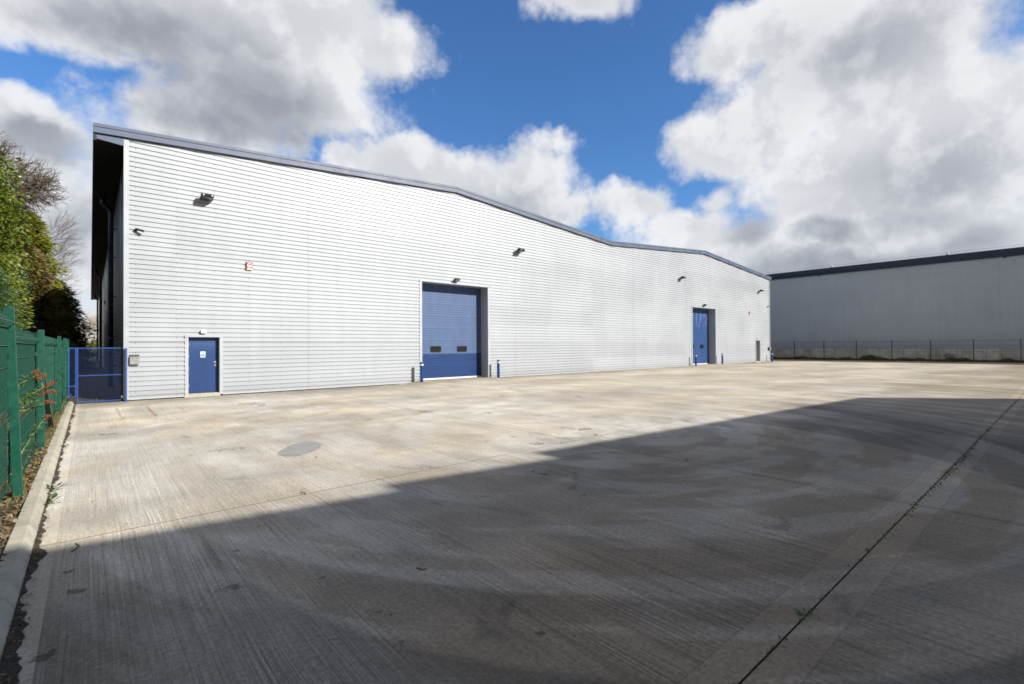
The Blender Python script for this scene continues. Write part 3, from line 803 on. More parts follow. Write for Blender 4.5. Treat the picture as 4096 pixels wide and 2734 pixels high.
# ------------------------------------------------------------------ things mounted on the warehouse
def emergency_light(x, z, label, par=None):
    t = empty('emergency_light', (x, YW, z), label, 'emergency light', 'emergency lights above the small doors')
    mb = MB(); mb.box(x - .09, x + .09, YW - .10, YW - .004, z, z + .10); mb.build('housing', M_WHITEP, t, bevel=.01)
    mb = MB(); mb.box(x - .08, x + .08, YW - .092, YW - .01, z - .02, z); mb.build('diffuser', M_LENS, t, bevel=.005)
emergency_light(3.14, 2.31, 'small white emergency light above the near small door with the sign')
emergency_light(51.82, 2.32, 'small white emergency light above the far narrow door')

def make_flood():
    t = empty('floodlight', (0, 0, 0), 'x', 'floodlight', 'black floodlights high on the warehouse wall')
    mb = MB()
    mb.prism([(-.12, .02), (-.15, .13), (-.24, .19), (-.42, .16), (-.50, .06), (-.47, .0), (-.30, -.03), (-.16, -.03)], 'x', -.215, .215)
    mb.build('lamp_body', M_BLACK, t, bevel=.012)
    mb = MB(); mb.prism([(-.46, -.008), (-.17, -.038), (-.17, -.048), (-.46, -.02)], 'x', -.19, .19); mb.build('lens', M_LENS2, t)
    mb = MB()
    mb.box(-.17, .17, -.025, .03, -.03, .03)
    for s_ in (-1, 1): mb.box(s_ * .225 - .006, s_ * .225 + .006, -.30, .0, -.03, .03)
    mb.box(-.23, .23, -.03, -.012, -.03, .03)
    mb.build('bracket', M_BLACK, t)
    for s_ in (-1, 1):
        mb = MB(); mb.box(s_ * .15 - .02, s_ * .15 + .02, -.515, -.485, .035, .10); mb.build('clip', M_LENS, t)
    return t
fl = make_flood()
for i, (x, z, lb) in enumerate(((3.22, 7.25, 'black floodlight nearest the camera, high above the near small door'),
                                (18.72, 7.22, 'black floodlight to the upper right of the near roller door'),
                                (36.70, 7.22, 'black floodlight to the upper left of the far roller door'),
                                (52.25, 7.24, 'black floodlight above the far narrow door near the corner'))):
    o = fl if i == 0 else copy_tree(fl)
    o.scale = (.88, .9, .85)
    o.location = (x, YW, z); o['label'] = lb
def make_spot():
    t = empty('security_light', (0, 0, 0), 'x', 'security light', 'small lights above the roller doors')
    mb = MB(); mb.prism([(-.13, .0), (-.02 - .03, .07), (-.22, .19), (-.30, .13)], 'x', -.14, .14); mb.build('lamp_body', M_BLACK, t, bevel=.008)
    mb = MB(); mb.face([(-.12, -.135, -.006), (.12, -.135, -.006), (.12, -.295, .118), (-.12, -.295, .118)]); mb.build('lens', M_GALV, t)
    mb = MB(); mb.box(-.03, .03, -.12, .0, -.03, .03); mb.build('bracket', M_BLACK, t)
    mb = MB(); mb.box(-.06, .05, -.16, -.04, .12, .2); mb.build('sensor', M_BLACK, t)
    return t
sp = make_spot()
for i, (x, z, lb) in enumerate(((14.33, 5.10, 'small black light on the head of the near roller door'), (40.55, 5.12, 'small black light on the head of the far roller door'))):
    o = sp if i == 0 else copy_tree(sp)
    o.location = (x, YW, z); o['label'] = lb
def make_alarm():
    t = empty('alarm_box', (0, 0, 0), 'x', 'alarm', 'red alarm boxes on the warehouse')
    mb = MB(); mb.box(-.105, .105, -.075, 0, -.10, .16); mb.build('cover', M_RED, t, bevel=.01)
    mb = MB(); mb.box(-.10, .10, -.072, -.002, -.145, -.10); mb.build('beacon', M_CREAM, t, bevel=.006)
    for dz in (0, -.045):
        mb = MB(); mb.prism([(0, -.005 + dz), (.085, .045 + dz), (.085, .07 + dz), (0, .02 + dz), (-.085, .07 + dz), (-.085, .045 + dz)], 'y', -.0765, -.0755)
        mb.build('chevron', M_SIGNW, t)
    rr_ = random.Random(4)
    for z_, n_ in ((.122, 6), (.095, 4), (-.078, 7)):
        w_ = .15 / 7 * n_ / 2; mb = MB()
        mb.prism([(-w_ + 2 * w_ * k_ / (2 * n_), z_ - .008) for k_ in range(2 * n_ + 1)] + [(w_ - 2 * w_ * k_ / (2 * n_), z_ + rr_.uniform(.001, .008)) for k_ in range(2 * n_ + 1)], 'y', -.0765, -.0755)
        mb.build('printed_line', M_SIGNW, t)
    return t
al = make_alarm()
for i, (x, y, z, rz, lb) in enumerate(((4.66, YW, 4.92, 0, 'red alarm box with white chevrons between the near door and near floodlight'),
                                       (49.9, YW, 4.90, 0, 'red alarm box on the far end of the front wall'),
                                       (.9, 50.0, 5.36, -90, 'red alarm box on the shaded side wall behind the downpipes'))):
    o = al if i == 0 else copy_tree(al)
    o.location = (x, y, z); o.rotation_euler = (0, 0, R_(rz)); o['label'] = lb
def make_cctv():
    t = empty('security_camera', (0, 0, 0), 'x', 'security camera', 'bullet security cameras at the wall corners')
    mb = MB(); mb.tube([(0, 0, 0), (0, -.04, 0)], .07, 16); mb.build('base', M_BLACK, t, smooth=False)
    mb = MB(); mb.tube([(0, -.03, 0), (0, -.10, .0), (.05, -.14, -.0)], [.055, .05, .03], 12); mb.build('arm', M_BLACK, t, smooth=True)
    mb = MB(); mb.tube([(-.02, -.14, .03), (.30, -.24, -.05)], .05, 14); mb.box(.0, .1, -.2, -.13, .055, .062); mb.build('barrel', M_BLACK, t, smooth=False)
    mb = MB(); mb.tube([(.298, -.239, -.05), (.303, -.2405, -.0512)], .032, 14); mb.build('lens', M_GLASSD, t)
    return t
cc = make_cctv()
for i, (x, z, lb) in enumerate(((1.17, 5.80, 'black bullet camera below the left eaves corner of the warehouse'), (54.4, 5.80, 'black bullet camera at the far right corner of the warehouse'))):
    o = cc if i == 0 else copy_tree(cc)
    o.scale = (.72, .72, .72)
    o.location = (x, YW, z); o['label'] = lb
# cigarette bin on the corner trim
t = empty('cigarette_bin', (1.135, YW, 1.25), 'small square stainless cigarette bin on the wall beside the blue gate', 'cigarette bin')
mb = MB(); mb.box(1.005, 1.265, YW - .115, YW - .024, 1.245, 1.50); mb.build('body', M_STEEL, t, bevel=.004)
mb = MB(); mb.prism([(YW - .116, 1.501), (YW - .024, 1.575), (YW - .024, 1.501)], 'x', 1.005, 1.265); mb.build('hood', simple('dull_steel', (.13, .14, .145), .5, .6, .1, 9), t)
mb = MB()
for cx in (1.07, 1.20): mb.prism([(cx - .017, 1.462), (cx + .017, 1.462), (cx + .006, 1.436), (cx - .006, 1.436)], 'y', YW - .1165, YW - .114)
mb.prism(rounded(1.135, 1.485, .009, .006, .0055, 3), 'y', YW - .1165, YW - .114)
mb.box(1.09, 1.185, YW - .1165, YW - .114, 1.362, 1.366); mb.prism([(1.11, 1.38), (1.117, 1.383), (1.128, 1.415), (1.122, 1.415)], 'y', YW - .1165, YW - .114)
build_split(mb, 'stub_hole', M_DARK, t)
# junction box at the far corner
t = empty('junction_box', (54.55, YW, 1.3), 'dark grey junction box low on the far corner of the warehouse', 'junction box')
mb = MB(); mb.box(54.43, 54.83, YW - .16, YW - .024, 1.26, 1.56); mb.build('body', M_BLACK, t, bevel=.01)
mb = MB(); mb.box(54.46, 54.80, YW - .175, YW - .161, 1.29, 1.53); mb.build('lid', M_GALV, t)

# ------------------------------------------------------------------ bollards
def make_bollard():
    t = empty('bollard', (0, 0, 0), 'x', 'bollard', 'blue steel bollards along the warehouse')
    mb = MB(); mb.tube([(0, 0, -.12), (0, 0, .79)], .078, 20, cap=False); mb.build('post', M_BOLL, t, smooth=True)
    mb = MB(); mb.tube([(0, 0, .79), (0, 0, .87)], .0815, 20, cap=False); mb.build('reflective_band', M_BAND, t, smooth=True)
    mb = MB(); mb.tube([(0, 0, .868), (0, 0, .875), (0, 0, .945), (0, 0, .962), (0, 0, .968)], [.080, .083, .083, .070, .03], 20); mb.build('cap', M_BOLL, t, smooth=True)
    return t
bo = make_bollard()
for i, (x, lb) in enumerate(((12.06, 'blue bollard with white band left of the near roller door'), (16.85, 'blue bollard with white band right of the near roller door'),
                             (38.33, 'blue bollard with white band in front of the far roller door'), (43.08, 'blue bollard with white band just right of the far roller door'),
                             (54.31, 'blue bollard with white band beyond the far corner'))):
    o = bo if i == 0 else copy_tree(bo)
    o.location = (x, 20.46, gh(x, 20.46) + .0); o['label'] = lb

# ------------------------------------------------------------------ blue mesh gate
gt = empty('mesh_gate', (.28, 21.0, 0), 'blue wire mesh gate closing the alley between fence and warehouse', 'gate')
def frame(name, x0, x1, z0, z1, mids, par, w=.03):
    mb = MB(); y0, y1 = 20.985, 21.015
    mb.box(x0, x0 + w, y0, y1, z0, z1); mb.box(x1 - w, x1, y0, y1, z0, z1)
    mb.box(x0 + w, x1 - w, y0, y1, z1 - w, z1); mb.box(x0 + w, x1 - w, y0, y1, z0, z0 + w)
    for m_ in mids: mb.box(x0 + w, x1 - w, y0, y1, m_ - w / 2, m_ + w / 2)
    return mb.build(name, M_BLUEW, par)
def wires(par, x0, x1, z0, z1):
    mb = MB(); n = round((x1 - x0) / .029)
    for i in range(1, n): xx = x0 + (x1 - x0) * i / n; mb.box(xx - .0013, xx + .0013, 20.998, 21.0005, z0, z1)
    n = round((z1 - z0) / .029)
    for i in range(1, n): zz = z0 + (z1 - z0) * i / n; mb.box(x0, x1, 21.001, 21.0035, zz - .0013, zz + .0013)
    return mb.build('wire_mesh', M_WIRE, par)
frame('side_panel', -.53, -.335, .22, 1.82, [.58], gt); wires(gt, -.50, -.365, .25, 1.79)
frame('leaf_frame', -.322, .875, .04, 1.82, [.91], gt); wires(gt, -.292, .845, .07, 1.79)
mb = MB(); mb.box(.885, .935, 20.80, 20.85, .0, 1.80); mb.box(.85, .97, 20.77, 20.875, .0, .012); mb.build('gate_post', M_BLUEW, gt)
mb = MB(); mb.box(.79, .85, 20.978, 20.984, .12, .20); mb.build('tag_plate', M_SIGNW, gt)
mb = MB(); mb.box(-.322, -.298, 20.985, 21.015, -.03, .04); mb.box(.3, 1.0, 21.02, 21.03, -.02, .03); build_split(mb, 'drop_bolt', M_BLUEW, gt)

# ------------------------------------------------------------------ green fence
gf = empty('mesh_fence', (-.62, 12, 0), 'tall green wire mesh panel fence running along the kerb on the left', 'fence')
posts = [4.6, 7.87, 11.4, 14.55, 17.15, 20.66, 23.2, 26, 29, 32, 35, 38, 41]
PX = {7.87: (-.655, 2.25), 4.6: (-.66, 2.25), 11.4: (-.625, 2.09)}
for y in posts:
    if y == 14.55: continue
    px, pz = PX.get(y, (-.60, 2.09)); w_ = .042 if y < 15 else .038; ln_ = .04 if y == 7.87 else .005
    mb = MB()
    vb = [(px - w_ + ln_, y - .02, 0), (px + w_ + ln_, y - .02, 0), (px + w_ + ln_, y + .02, 0), (px - w_ + ln_, y + .02, 0), (px - w_ - ln_, y - .02, pz), (px + w_ - ln_, y - .02, pz), (px + w_ - ln_, y + .02, pz), (px - w_ - ln_, y + .02, pz)]
    mb.v = vb
    for f_ in ((0,3,2,1),(4,5,6,7),(0,1,5,4),(1,2,6,5),(2,3,7,6),(3,0,4,7)): mb.f.append(f_); mb.m.append(0)
    p_ = mb.build('post', M_GREEN, gf, bevel=.004)
    mb = MB()
    for z_ in (.5, 1.1, 1.7): mb.box(px - w_ - .03, px - w_, y - .02, y + .02, z_ - .03, z_ + .03)
    build_split(mb, 'clip', M_GREENW, p_)
mb = MB(); mb.prism([(11.44, 1.35), (11.52, 1.42), (14.52, .06), (14.40, .06)], 'x', -.665, -.585); mb.build('brace', M_GREEN, gf)
def vfold(z):   # outward offset of the V beads
    o = 0
    for c in (.16, .90, 1.92):
        o = max(o, .055 * max(0, 1 - abs(z - c) / .055))
    return o
ps = [4.6, 7.87, 11.4, 17.15, 20.66, 23.2, 26, 29, 32, 35, 38, 41]
ps = [1.4] + ps
for a, b in zip(ps, ps[1:]):
    top = 2.18 if b < 8 else 2.03
    sh = top - 2.03
    mb = MB(); X = -.70
    zs = [.06, .105, .16, .215, .5, .845, .90, .955, 1.4, 1.865, 1.92, 1.975, top - sh]
    zs = [z for z in zs] ; zs[-1] = 2.03
    y = a + .05; step = .05 if a < 20 else .1; r_ = .0022 if a < 20 else .005
    while y < b - .04:
        pts = [(X + vfold(z) * .9, z + sh) for z in zs]
        for (x1_, z1_), (x2_, z2_) in zip(pts, pts[1:]):
            mb.face([(x1_, y - r_, z1_), (x1_, y + r_, z1_), (x2_, y + r_, z2_), (x2_, y - r_, z2_)])
            mb.face([(x1_ - r_, y, z1_), (x1_ + r_, y, z1_), (x2_ + r_, y, z2_), (x2_ - r_, y, z2_)])
        y += step
    for z in (.105, .215, .35, .58, .845, .955, 1.19, 1.43, 1.67, 1.865, 1.975, .90, 1.92):
        xx = X + vfold(z) * .9 + .006
        mb.box(xx - .003, xx + .003, a + .03, b - .03, z + sh - .003, z + sh + .003)
    mb.build('mesh_panel', M_GREENW, gf)

# ------------------------------------------------------------------ far side: retaining wall, rail, fence, second warehouse
w2 = empty('warehouse', (68, 10, 0), 'grey corrugated warehouse with a navy gutter across the far side of the yard', 'warehouse')
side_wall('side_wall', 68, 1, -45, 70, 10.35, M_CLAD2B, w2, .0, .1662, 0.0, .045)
mb = MB()
mb.prism([(67.62, 10.95), (67.62, 10.62), (67.78, 10.28), (68.02, 10.24), (68.02, 10.95)], 'y', -45, 70); mb.build('gutter', M_FASCIA_D, w2)
mb = MB(); mb.box(67.66, 67.9, -45, 70, 10.951, 11.02); mb.build('eaves_flashing', M_FASCIA_D, w2)
mb = MB(); mb.prism([(67.8, 10.94), (92, 12.8), (116, 10.94), (116, 0), (68.2, 0), (68.2, 10.2)], 'y', -45, 70); mb.build('roof', M_ROOF, w2)
for yy in (15.4, 5.2):
    pass
for yy in (18.6, 8.1):
    mb = MB(); mb.tube([(67.7, yy, 11.02), (67.7, yy, 11.10), (67.7, yy, 11.2), (67.7, yy, 11.25)], [.1, .12, .12, .05], 10)
    o = mb.build('safety_anchor', M_WHITEP, w2, smooth=True)
mb = MB(); mb.tube([(67.7, -45, 11.24), (67.7, 70, 11.24)], .012, 5); mb.build('safety_wire', M_GALV, w2)
for yy in (20.0, 3.9):
    mb = MB(); mb.tube([(67.92, yy, 10.3), (67.92, yy, 10.12)], [.10, .06], 10); mb.build('outlet', M_BLACK, w2)

def wallmat():
    m, t, b = new_mat('panel_concrete')
    p, x, y, z = t.pos()
    n = t.noise(p, 1.3, 7, .6, .4); f = t.noise(p, 12.0, 4, .7)
    slab = t.m('FLOOR', t.m('DIVIDE', y, 1.065)); wn = t.node('ShaderNodeTexWhiteNoise', {'Vector': t.vec(0.0, slab, 0.0)}, noise_dimensions='3D')
    streak = t.noise(t.vec(0.0, t.m('MULTIPLY', y, 5.0), t.m('MULTIPLY', z, .6)), 1.0, 5, .6)
    k = t.m('MULTIPLY', t.m('MULTIPLY', t.ramp(n, .3, .7, .78, 1.12), t.ramp(f, .2, .8, .93, 1.07)), t.m('MULTIPLY', t.ramp(wn.outputs['Value'], 0, 1, .8, 1.15, False), t.ramp(streak, .4, .7, 1.0, .85)))
    t.l.new(t.mix(1.0, (.60, .58, .53, 1), t.vec(k, k, k), 'MULTIPLY'), b.inputs['Base Color']); b.inputs['Roughness'].default_value = .9
    return m
M_PANEL = wallmat()
rw = empty('retaining_wall', (66, 10, 0), 'low wall of grey concrete panels in front of the far warehouse', 'wall')
mb = MB(); y = -30
while y < 40: mb.box(66, 66.2, y + .008, y + 1.057, -.2, 1.28); y += 1.065
build_split(mb, 'panel', M_PANEL, rw)
mb = MB(); y = -30 + .5
while y < 40:
    mb.prism([(y - .06, 1.0), (y + .06, 1.0), (y + .0, 1.06)], 'x', 65.99, 66.0); y += 1.065
build_split(mb, 'lifting_pocket', M_DARK, rw)
gr = empty('guard_rail', (66.1, 10, 1.28), 'pale galvanised guard rail standing on the low concrete wall', 'railing')
mb = MB()
for z in (1.70, 2.02): mb.tube([(66.1, -30, z), (66.1, 40, z)], .022, 6)
build_split(mb, 'rail', M_GALV, gr)
for i in range(31):
    y = 4.22 - 6 * 2.13 * 2 + i * 2.13
    if y > 40: break
    mb = MB(); mb.box(66.08, 66.12, y - .025, y + .025, 1.28, 2.06); mb.build('post', M_GALV, gr)
ff = empty('mesh_fence', (60.5, 10, 0), 'dark green wire fence with tall posts at the foot of the far warehouse', 'fence')
y = 2.58 - 2.97 * 8
while y < 34:
    mb = MB(); mb.box(60.46, 60.54, y - .03, y + .03, .0, 2.13); mb.build('post', M_GREEND, ff); y += 2.97
mb = MB(); y = -20.
while y < 34: mb.box(60.503, 60.509, y - .003, y + .003, .12, 2.03); y += .1
for z in (.12, .6, 1.1, 1.6, 2.03): mb.box(60.497, 60.502, -20, 34, z - .005, z + .005)
mb.build('wire_mesh', M_GREEND, ff)

# the unit behind the camera, whose shadow falls across the yard
w3 = empty('warehouse', (0, -8.5, 0), 'matching warehouse across the yard behind the camera, out of view', 'warehouse')
SP = [(-34, 9.2), (-20, 10.2), (-6, 10.15), (7.0, 9.31), (7.12, 9.27), (10.04, 8.95), (10.15, 9.17), (12.77, 8.86), (12.93, 9.20), (17.46, 8.92), (22.17, 8.65), (26.19, 8.36), (26.73, 7.42), (27.54, 6.03), (29.2, 3.2), (29.2, 0), (-34, 0)]
mb = MB(); mb.prism(SP, 'y', -40, -8.5); mb.build('wall', M_CLAD2, w3)

# ------------------------------------------------------------------ vegetation
def leaf_mat(name, cols, scale=1.2, rough=.5, trans=.25):
    m, t, b = new_mat(name)
    p, x, y, z = t.pos()
    n = t.noise(p, scale, 5, .65, .3); n2 = t.noise(p, scale * 9, 3, .6)
    oi = t.m('ADD', t.m('MULTIPLY', n, .6), t.m('MULTIPLY', n2, .4))
    c = t.mix(t.ramp(oi, .36, .50), c4(cols[0]), c4(cols[1]))
    c = t.mix(t.ramp(oi, .50, .64), c, c4(cols[2]))
    t.l.new(c, b.inputs['Base Color']); b.inputs['Roughness'].default_value = rough
    tr = t.node('ShaderNodeBsdfTranslucent', {'Color': c})
    ms = t.node('ShaderNodeMixShader', {0: trans})
    out = next(n_ for n_ in t.n if n_.type == 'OUTPUT_MATERIAL')
    t.l.new(b.outputs[0], ms.inputs[1]); t.l.new(tr.outputs[0], ms.inputs[2]); t.l.new(ms.outputs[0], out.inputs[0])
    return m
M_IVY = leaf_mat('ivy_leaves', ((.040, .070, .010), (.13, .17, .020), (.26, .27, .045)), 1.6, .38)
M_CON = leaf_mat('conifer_needles', ((.022, .050, .016), (.048, .098, .030), (.085, .145, .048)), 1.0)
M_YEL = leaf_mat('yellow_conifer', ((.06, .08, .010), (.18, .19, .018), (.36, .31, .03)), .5)
M_YEL2 = leaf_mat('bright_conifer', ((.07, .11, .012), (.16, .21, .018), (.30, .30, .03)), 2.0)
M_BRN = leaf_mat('brown_conifer', ((.07, .07, .016), (.19, .14, .05), (.26, .20, .07)), .6)
M_BARK = simple('bark', (.10, .075, .055), .9, 0, .25, 8)
M_TWIG = simple('twig', (.13, .095, .065), .85, 0, .25, 4)
M_TWIGL = simple('pale_twig', (.30, .235, .165), .85, 0, .25, 2)
M_WEED = leaf_mat('weed_leaves', ((.035, .075, .015), (.07, .13, .025), (.12, .19, .04)), 8)
M_LITTER = leaf_mat('litter', ((.07, .045, .022), (.17, .115, .06), (.36, .29, .19)), 9, .85, .05)
M_YFLOW = simple('dandelion_yellow', (.80, .58, .01), .6, 0, .1, 50)
M_SEED = simple('seed_head', (.24, .085, .028), .85, 0, .3, 60)
M_STEM = simple('pale_stem', (.42, .34, .19), .8, 0, .2, 20)
M_GRASS = leaf_mat('grass_blades', ((.10, .11, .025), (.22, .19, .07), (.40, .32, .17)), 14, .8, .2)

def rdir(r):
    z = r.uniform(-1, 1); t = r.uniform(0, 2 * math.pi); s = math.sqrt(1 - z * z)
    return Vector((s * math.cos(t), s * math.sin(t), z))
def add_leaf(mb, p, d, up, ln, wd):
    s = d.cross(up)
    if s.length < 1e-4: s = Vector((1, 0, 0))
    s.normalize(); s *= wd / 2
    a = p; b = p + d * ln * .5 + s; c = p + d * ln; e = p + d * ln * .5 - s
    mb.v += [tuple(a), tuple(b), tuple(c), tuple(e)]; n = len(mb.v)
    mb.f.append((n - 4, n - 3, n - 2, n - 1)); mb.m.append(0)
def crown_lumps(name, mat, par, lumps, n, ln, wd, seed, droop=.3, fill=.55, clump=9):
    """leaf clumps scattered through the outer shell of overlapping lumps"""
    r = random.Random(seed); mb = MB()
    vols = [l[3] * l[4] * l[5] for l in lumps]; tot = sum(v ** .67 for v in vols)
    for l, v in zip(lumps, vols):
        c = Vector(l[:3]); k = int(n * v ** .67 / tot / clump)
        ph = [r.uniform(0, 6.28) for _ in range(6)]
        for _ in range(k):
            d = rdir(r)
            wob = 1 + .13 * math.sin(d.x * 5 + ph[0]) * math.sin(d.y * 6 + ph[1]) + .12 * math.sin(d.z * 9 + ph[2]) + .08 * math.sin(d.x * 17 + d.z * 13 + ph[3])
            rr_ = (fill + (1 - fill) * r.random() ** .6) * wob
            q = c + Vector((d.x * l[3], d.y * l[4], d.z * l[5])) * rr_
            for _ in range(clump):
                o = rdir(r)
                dd = (d * .9 + o * .9 + Vector((0, 0, -droop))).normalized()
                add_leaf(mb, q + o * ln * 1.3, dd, rdir(r), ln * r.uniform(.7, 1.3), wd * r.uniform(.7, 1.3))
    return mb.build(name, mat, par)
def conifer_crown(name, mat, par, cx, cy, z0, z1, rad, n, seed, droop=.25, ln=.30, wd=.06, prof=.75):
    """sprays of fine foliage on limbs that radiate from the trunk"""
    r = random.Random(seed); mb = MB(); limbs = int(n / 46)
    for i in range(limbs):
        t = (i + r.random()) / limbs; z = z0 + (z1 - z0) * t
        R = rad * (max(.02, (1 - t)) ** prof) * r.uniform(.72, 1.12)
        a = r.uniform(0, 6.283); d = Vector((math.cos(a), math.sin(a), 0))
        for k in range(46):
            f = r.random() ** .45
            q = Vector((cx, cy, z)) + d * R * f + Vector((0, 0, -droop * R * f * f + .12 * R * f))
            o = rdir(r)
            q += Vector((o.x * .22, o.y * .22, o.z * .13)) * (.5 + R * .28) 
            dd = (d * 1.0 + o * .7 + Vector((0, 0, -.15))).normalized()
            add_leaf(mb, q, dd, rdir(r), ln * r.uniform(.6, 1.3), wd * r.uniform(.7, 1.4))
    return mb.build(name, mat, par)
def bare_branches(mb, p, d, ln, rad, depth, r, up=.15, spread=.6, shrink=.74, lean=Vector((0, 0, 0))):
    q = p; pts = [p]; n = 3
    for i in range(n):
        d = (d + rdir(r) * .22 + Vector((0, 0, up * .3)) + lean * .2).normalized(); q = q + d * ln / n; pts.append(q)
    mb.tube(pts, [rad * (1 - .35 * i / n) for i in range(n + 1)], 5 if rad > .03 else 3, cap=False)
    if depth <= 0: return
    for i in range(3 if depth > 1 else 4):
        f = r.uniform(.35, 1.0) if i else 1.0
        base = pts[min(n, max(1, int(round(f * n))))]
        dd = (d + rdir(r) * spread + lean * .3).normalized()
        bare_branches(mb, base, dd, ln * shrink * r.uniform(.8, 1.15), rad * .58, depth - 1, r, up, spread, shrink, lean)
def trunk(par, pts, rads, mat=None):
    mb = MB(); mb.tube(pts, rads, 9, cap=False); return mb.build('trunk', mat or M_BARK, par, smooth=True)

# ivy clad tree at the left edge
t = empty('ivy_tree', (-3.6, 21.5, 0), 'tall glossy ivy-covered tree rising behind the fence at the left edge', 'tree')
trunk(t, [(-3.6, 21.5, 0), (-3.6, 21.4, 4), (-3.8, 21.6, 9.0)], [.30, .22, .08])
crown_lumps('crown', M_IVY, t, [(-3.45, 21, 6.5, 1.75, 1.8, 1.9), (-2.95, 21, 5.0, 1.55, 1.6, 1.5), (-3.0, 21, 3.4, 1.35, 1.4, 1.4), (-4.3, 21.6, 8.4, 1.9, 1.9, 2.0), (-5.3, 21, 6.0, 1.9, 2, 3.0), (-2.35, 20.8, 5.9, .9, .9, .9), (-2.9, 21, 7.2, .8, .8, .8)], 60000, .105, .062, 5)
t = empty('conifer', (-2.15, 18.6, 0), 'soft grey-green conifer just behind the near fence panels', 'tree')
trunk(t, [(-2.15, 18.6, 0), (-2.15, 18.6, 3.2)], [.10, .03])
conifer_crown('crown', M_CON, t, -2.2, 18.6, .4, 4.1, 1.15, 17000, 6, .2, .13, .022, .45)
t = empty('conifer', (-2.95, 23.9, 0), 'small bright yellow-green conifer between the ivy tree and the alley', 'tree')
trunk(t, [(-2.95, 23.9, 0), (-2.95, 23.9, 5.4)], [.12, .03])
conifer_crown('crown', M_YEL2, t, -2.95, 23.9, .4, 7.0, 1.5, 20000, 7, .25, .15, .035, .42)
# big screen of conifers farther along the alley; the warehouse shades their lower halves
t = empty('conifer', (-4.5, 55, 0), 'broad yellow-green conifer beside the alley, dark in the shade below', 'tree')
trunk(t, [(-4.5, 55, 0), (-4.5, 55, 6), (-4.4, 55, 11.6)], [.35, .25, .06])
conifer_crown('crown', M_YEL, t, -4.45, 55, .3, 13.0, 3.9, 42000, 8, .30, .40, .10, .42)
t = empty('conifer', (-6.2, 48.0, 0), 'dark green conifer to the left of the broad yellow-green conifer', 'tree')
trunk(t, [(-6.2, 48.0, 0), (-6.2, 48, 9.0)], [.3, .05])
conifer_crown('crown', M_CON, t, -5.6, 48, .4, 10.6, 3.3, 26000, 9, .25, .34, .08, .5)
t = empty('conifer', (-4.0, 51, 0), 'browning conifer in front of the broad yellow-green conifer', 'tree')
trunk(t, [(-4.0, 51, 0), (-3.9, 51, 7.6)], [.28, .05])
conifer_crown('crown', M_BRN, t, -3.7, 51, .4, 9.6, 2.7, 20000, 10, .30, .36, .08, .5)
t = empty('conifer', (-2.9, 58, 0), 'dark low conifer overhanging the alley', 'tree')
trunk(t, [(-2.9, 58, 0), (-2.9, 58, 5.0)], [.25, .05])
conifer_crown('crown', M_CON, t, -2.6, 58, .2, 7.6, 2.9, 20000, 12, .38, .36, .08, .35)
# bare trees
r = random.Random(21)
t = empty('bare_tree', (-5.0, 45, 0), 'round-headed leafless tree behind the ivy tree', 'tree')
mb = MB(); mb.tube([(-5.0, 45, 0), (-4.9, 45, 5), (-4.9, 45, 10)], [.42, .33, .26], 9, cap=False)
mb.build('trunk', M_BARK, t, smooth=True)
mb = MB(); cc_ = Vector((-4.75, 45, 12.3)); rad_ = Vector((3.35, 3.0, 3.0)); forks = []
for i in range(30):                                          # main limbs fan out to the edge of a round head
    d = rdir(r); d.z = abs(d.z) * 1.0 - .15; d.normalize()
    p0 = Vector((-4.85, 45, 9.4 + r.random() * 1.2)); p3 = cc_ + Vector((d.x * rad_.x, d.y * rad_.y, d.z * rad_.z)) * r.uniform(.6, .85)
    pts = [p0]
    for k in range(1, 7): pts.append(p0.lerp(p3, k / 6) + rdir(r) * .16 + Vector((0, 0, .35 * math.sin(k / 6 * 3.14))))
    mb.tube(pts, [.075 - .010 * k for k in range(7)], 4, cap=False); forks += pts[2:]
for i in range(1900):                                        # fine zigzag twigs fill it
    p = r.choice(forks); d = ((p - cc_).normalized() + rdir(r) * .9).normalized(); pts = [p]
    for k in range(5):
        d = (d + rdir(r) * .5 + Vector((0, 0, .05))).normalized(); q = pts[-1] + d * r.uniform(.14, .30)
        e = q - cc_
        if (e.x / rad_.x) ** 2 + (e.y / rad_.y) ** 2 + (e.z / rad_.z) ** 2 > 1.12: break
        pts.append(q)
        if k > 1:
            d2 = (d + rdir(r) * .8).normalized(); mb.tube([q, q + d2 * .18 + rdir(r) * .03, q + d2 * .34], .008, 3, cap=False)
    if len(pts) > 1: mb.tube(pts, .014, 3, cap=False)
mb.build('crown', M_TWIG, t)
t = empty('bare_tree', (-3.7, 64, 0), 'slender leafless tree with fine twigs beside the eaves', 'tree')
mb = MB(); mb.tube([(-3.7, 64, 0), (-3.5, 64, 7), (-3.2, 64, 13)], [.2, .14, .05], 7, cap=False); mb.build('trunk', M_BARK, t, smooth=True)
mb = MB()
for i in range(34):
    z = 6.0 + i * .21; a = r.uniform(-.5, .7)
    d = Vector((math.cos(a), math.sin(a) * .6, .65)).normalized()
    bare_branches(mb, Vector((-3.7 + .04 * z, 64, z)), d, 1.35, .024, 3, r, .12, .38, .72)
mb.build('crown', M_TWIG, t)
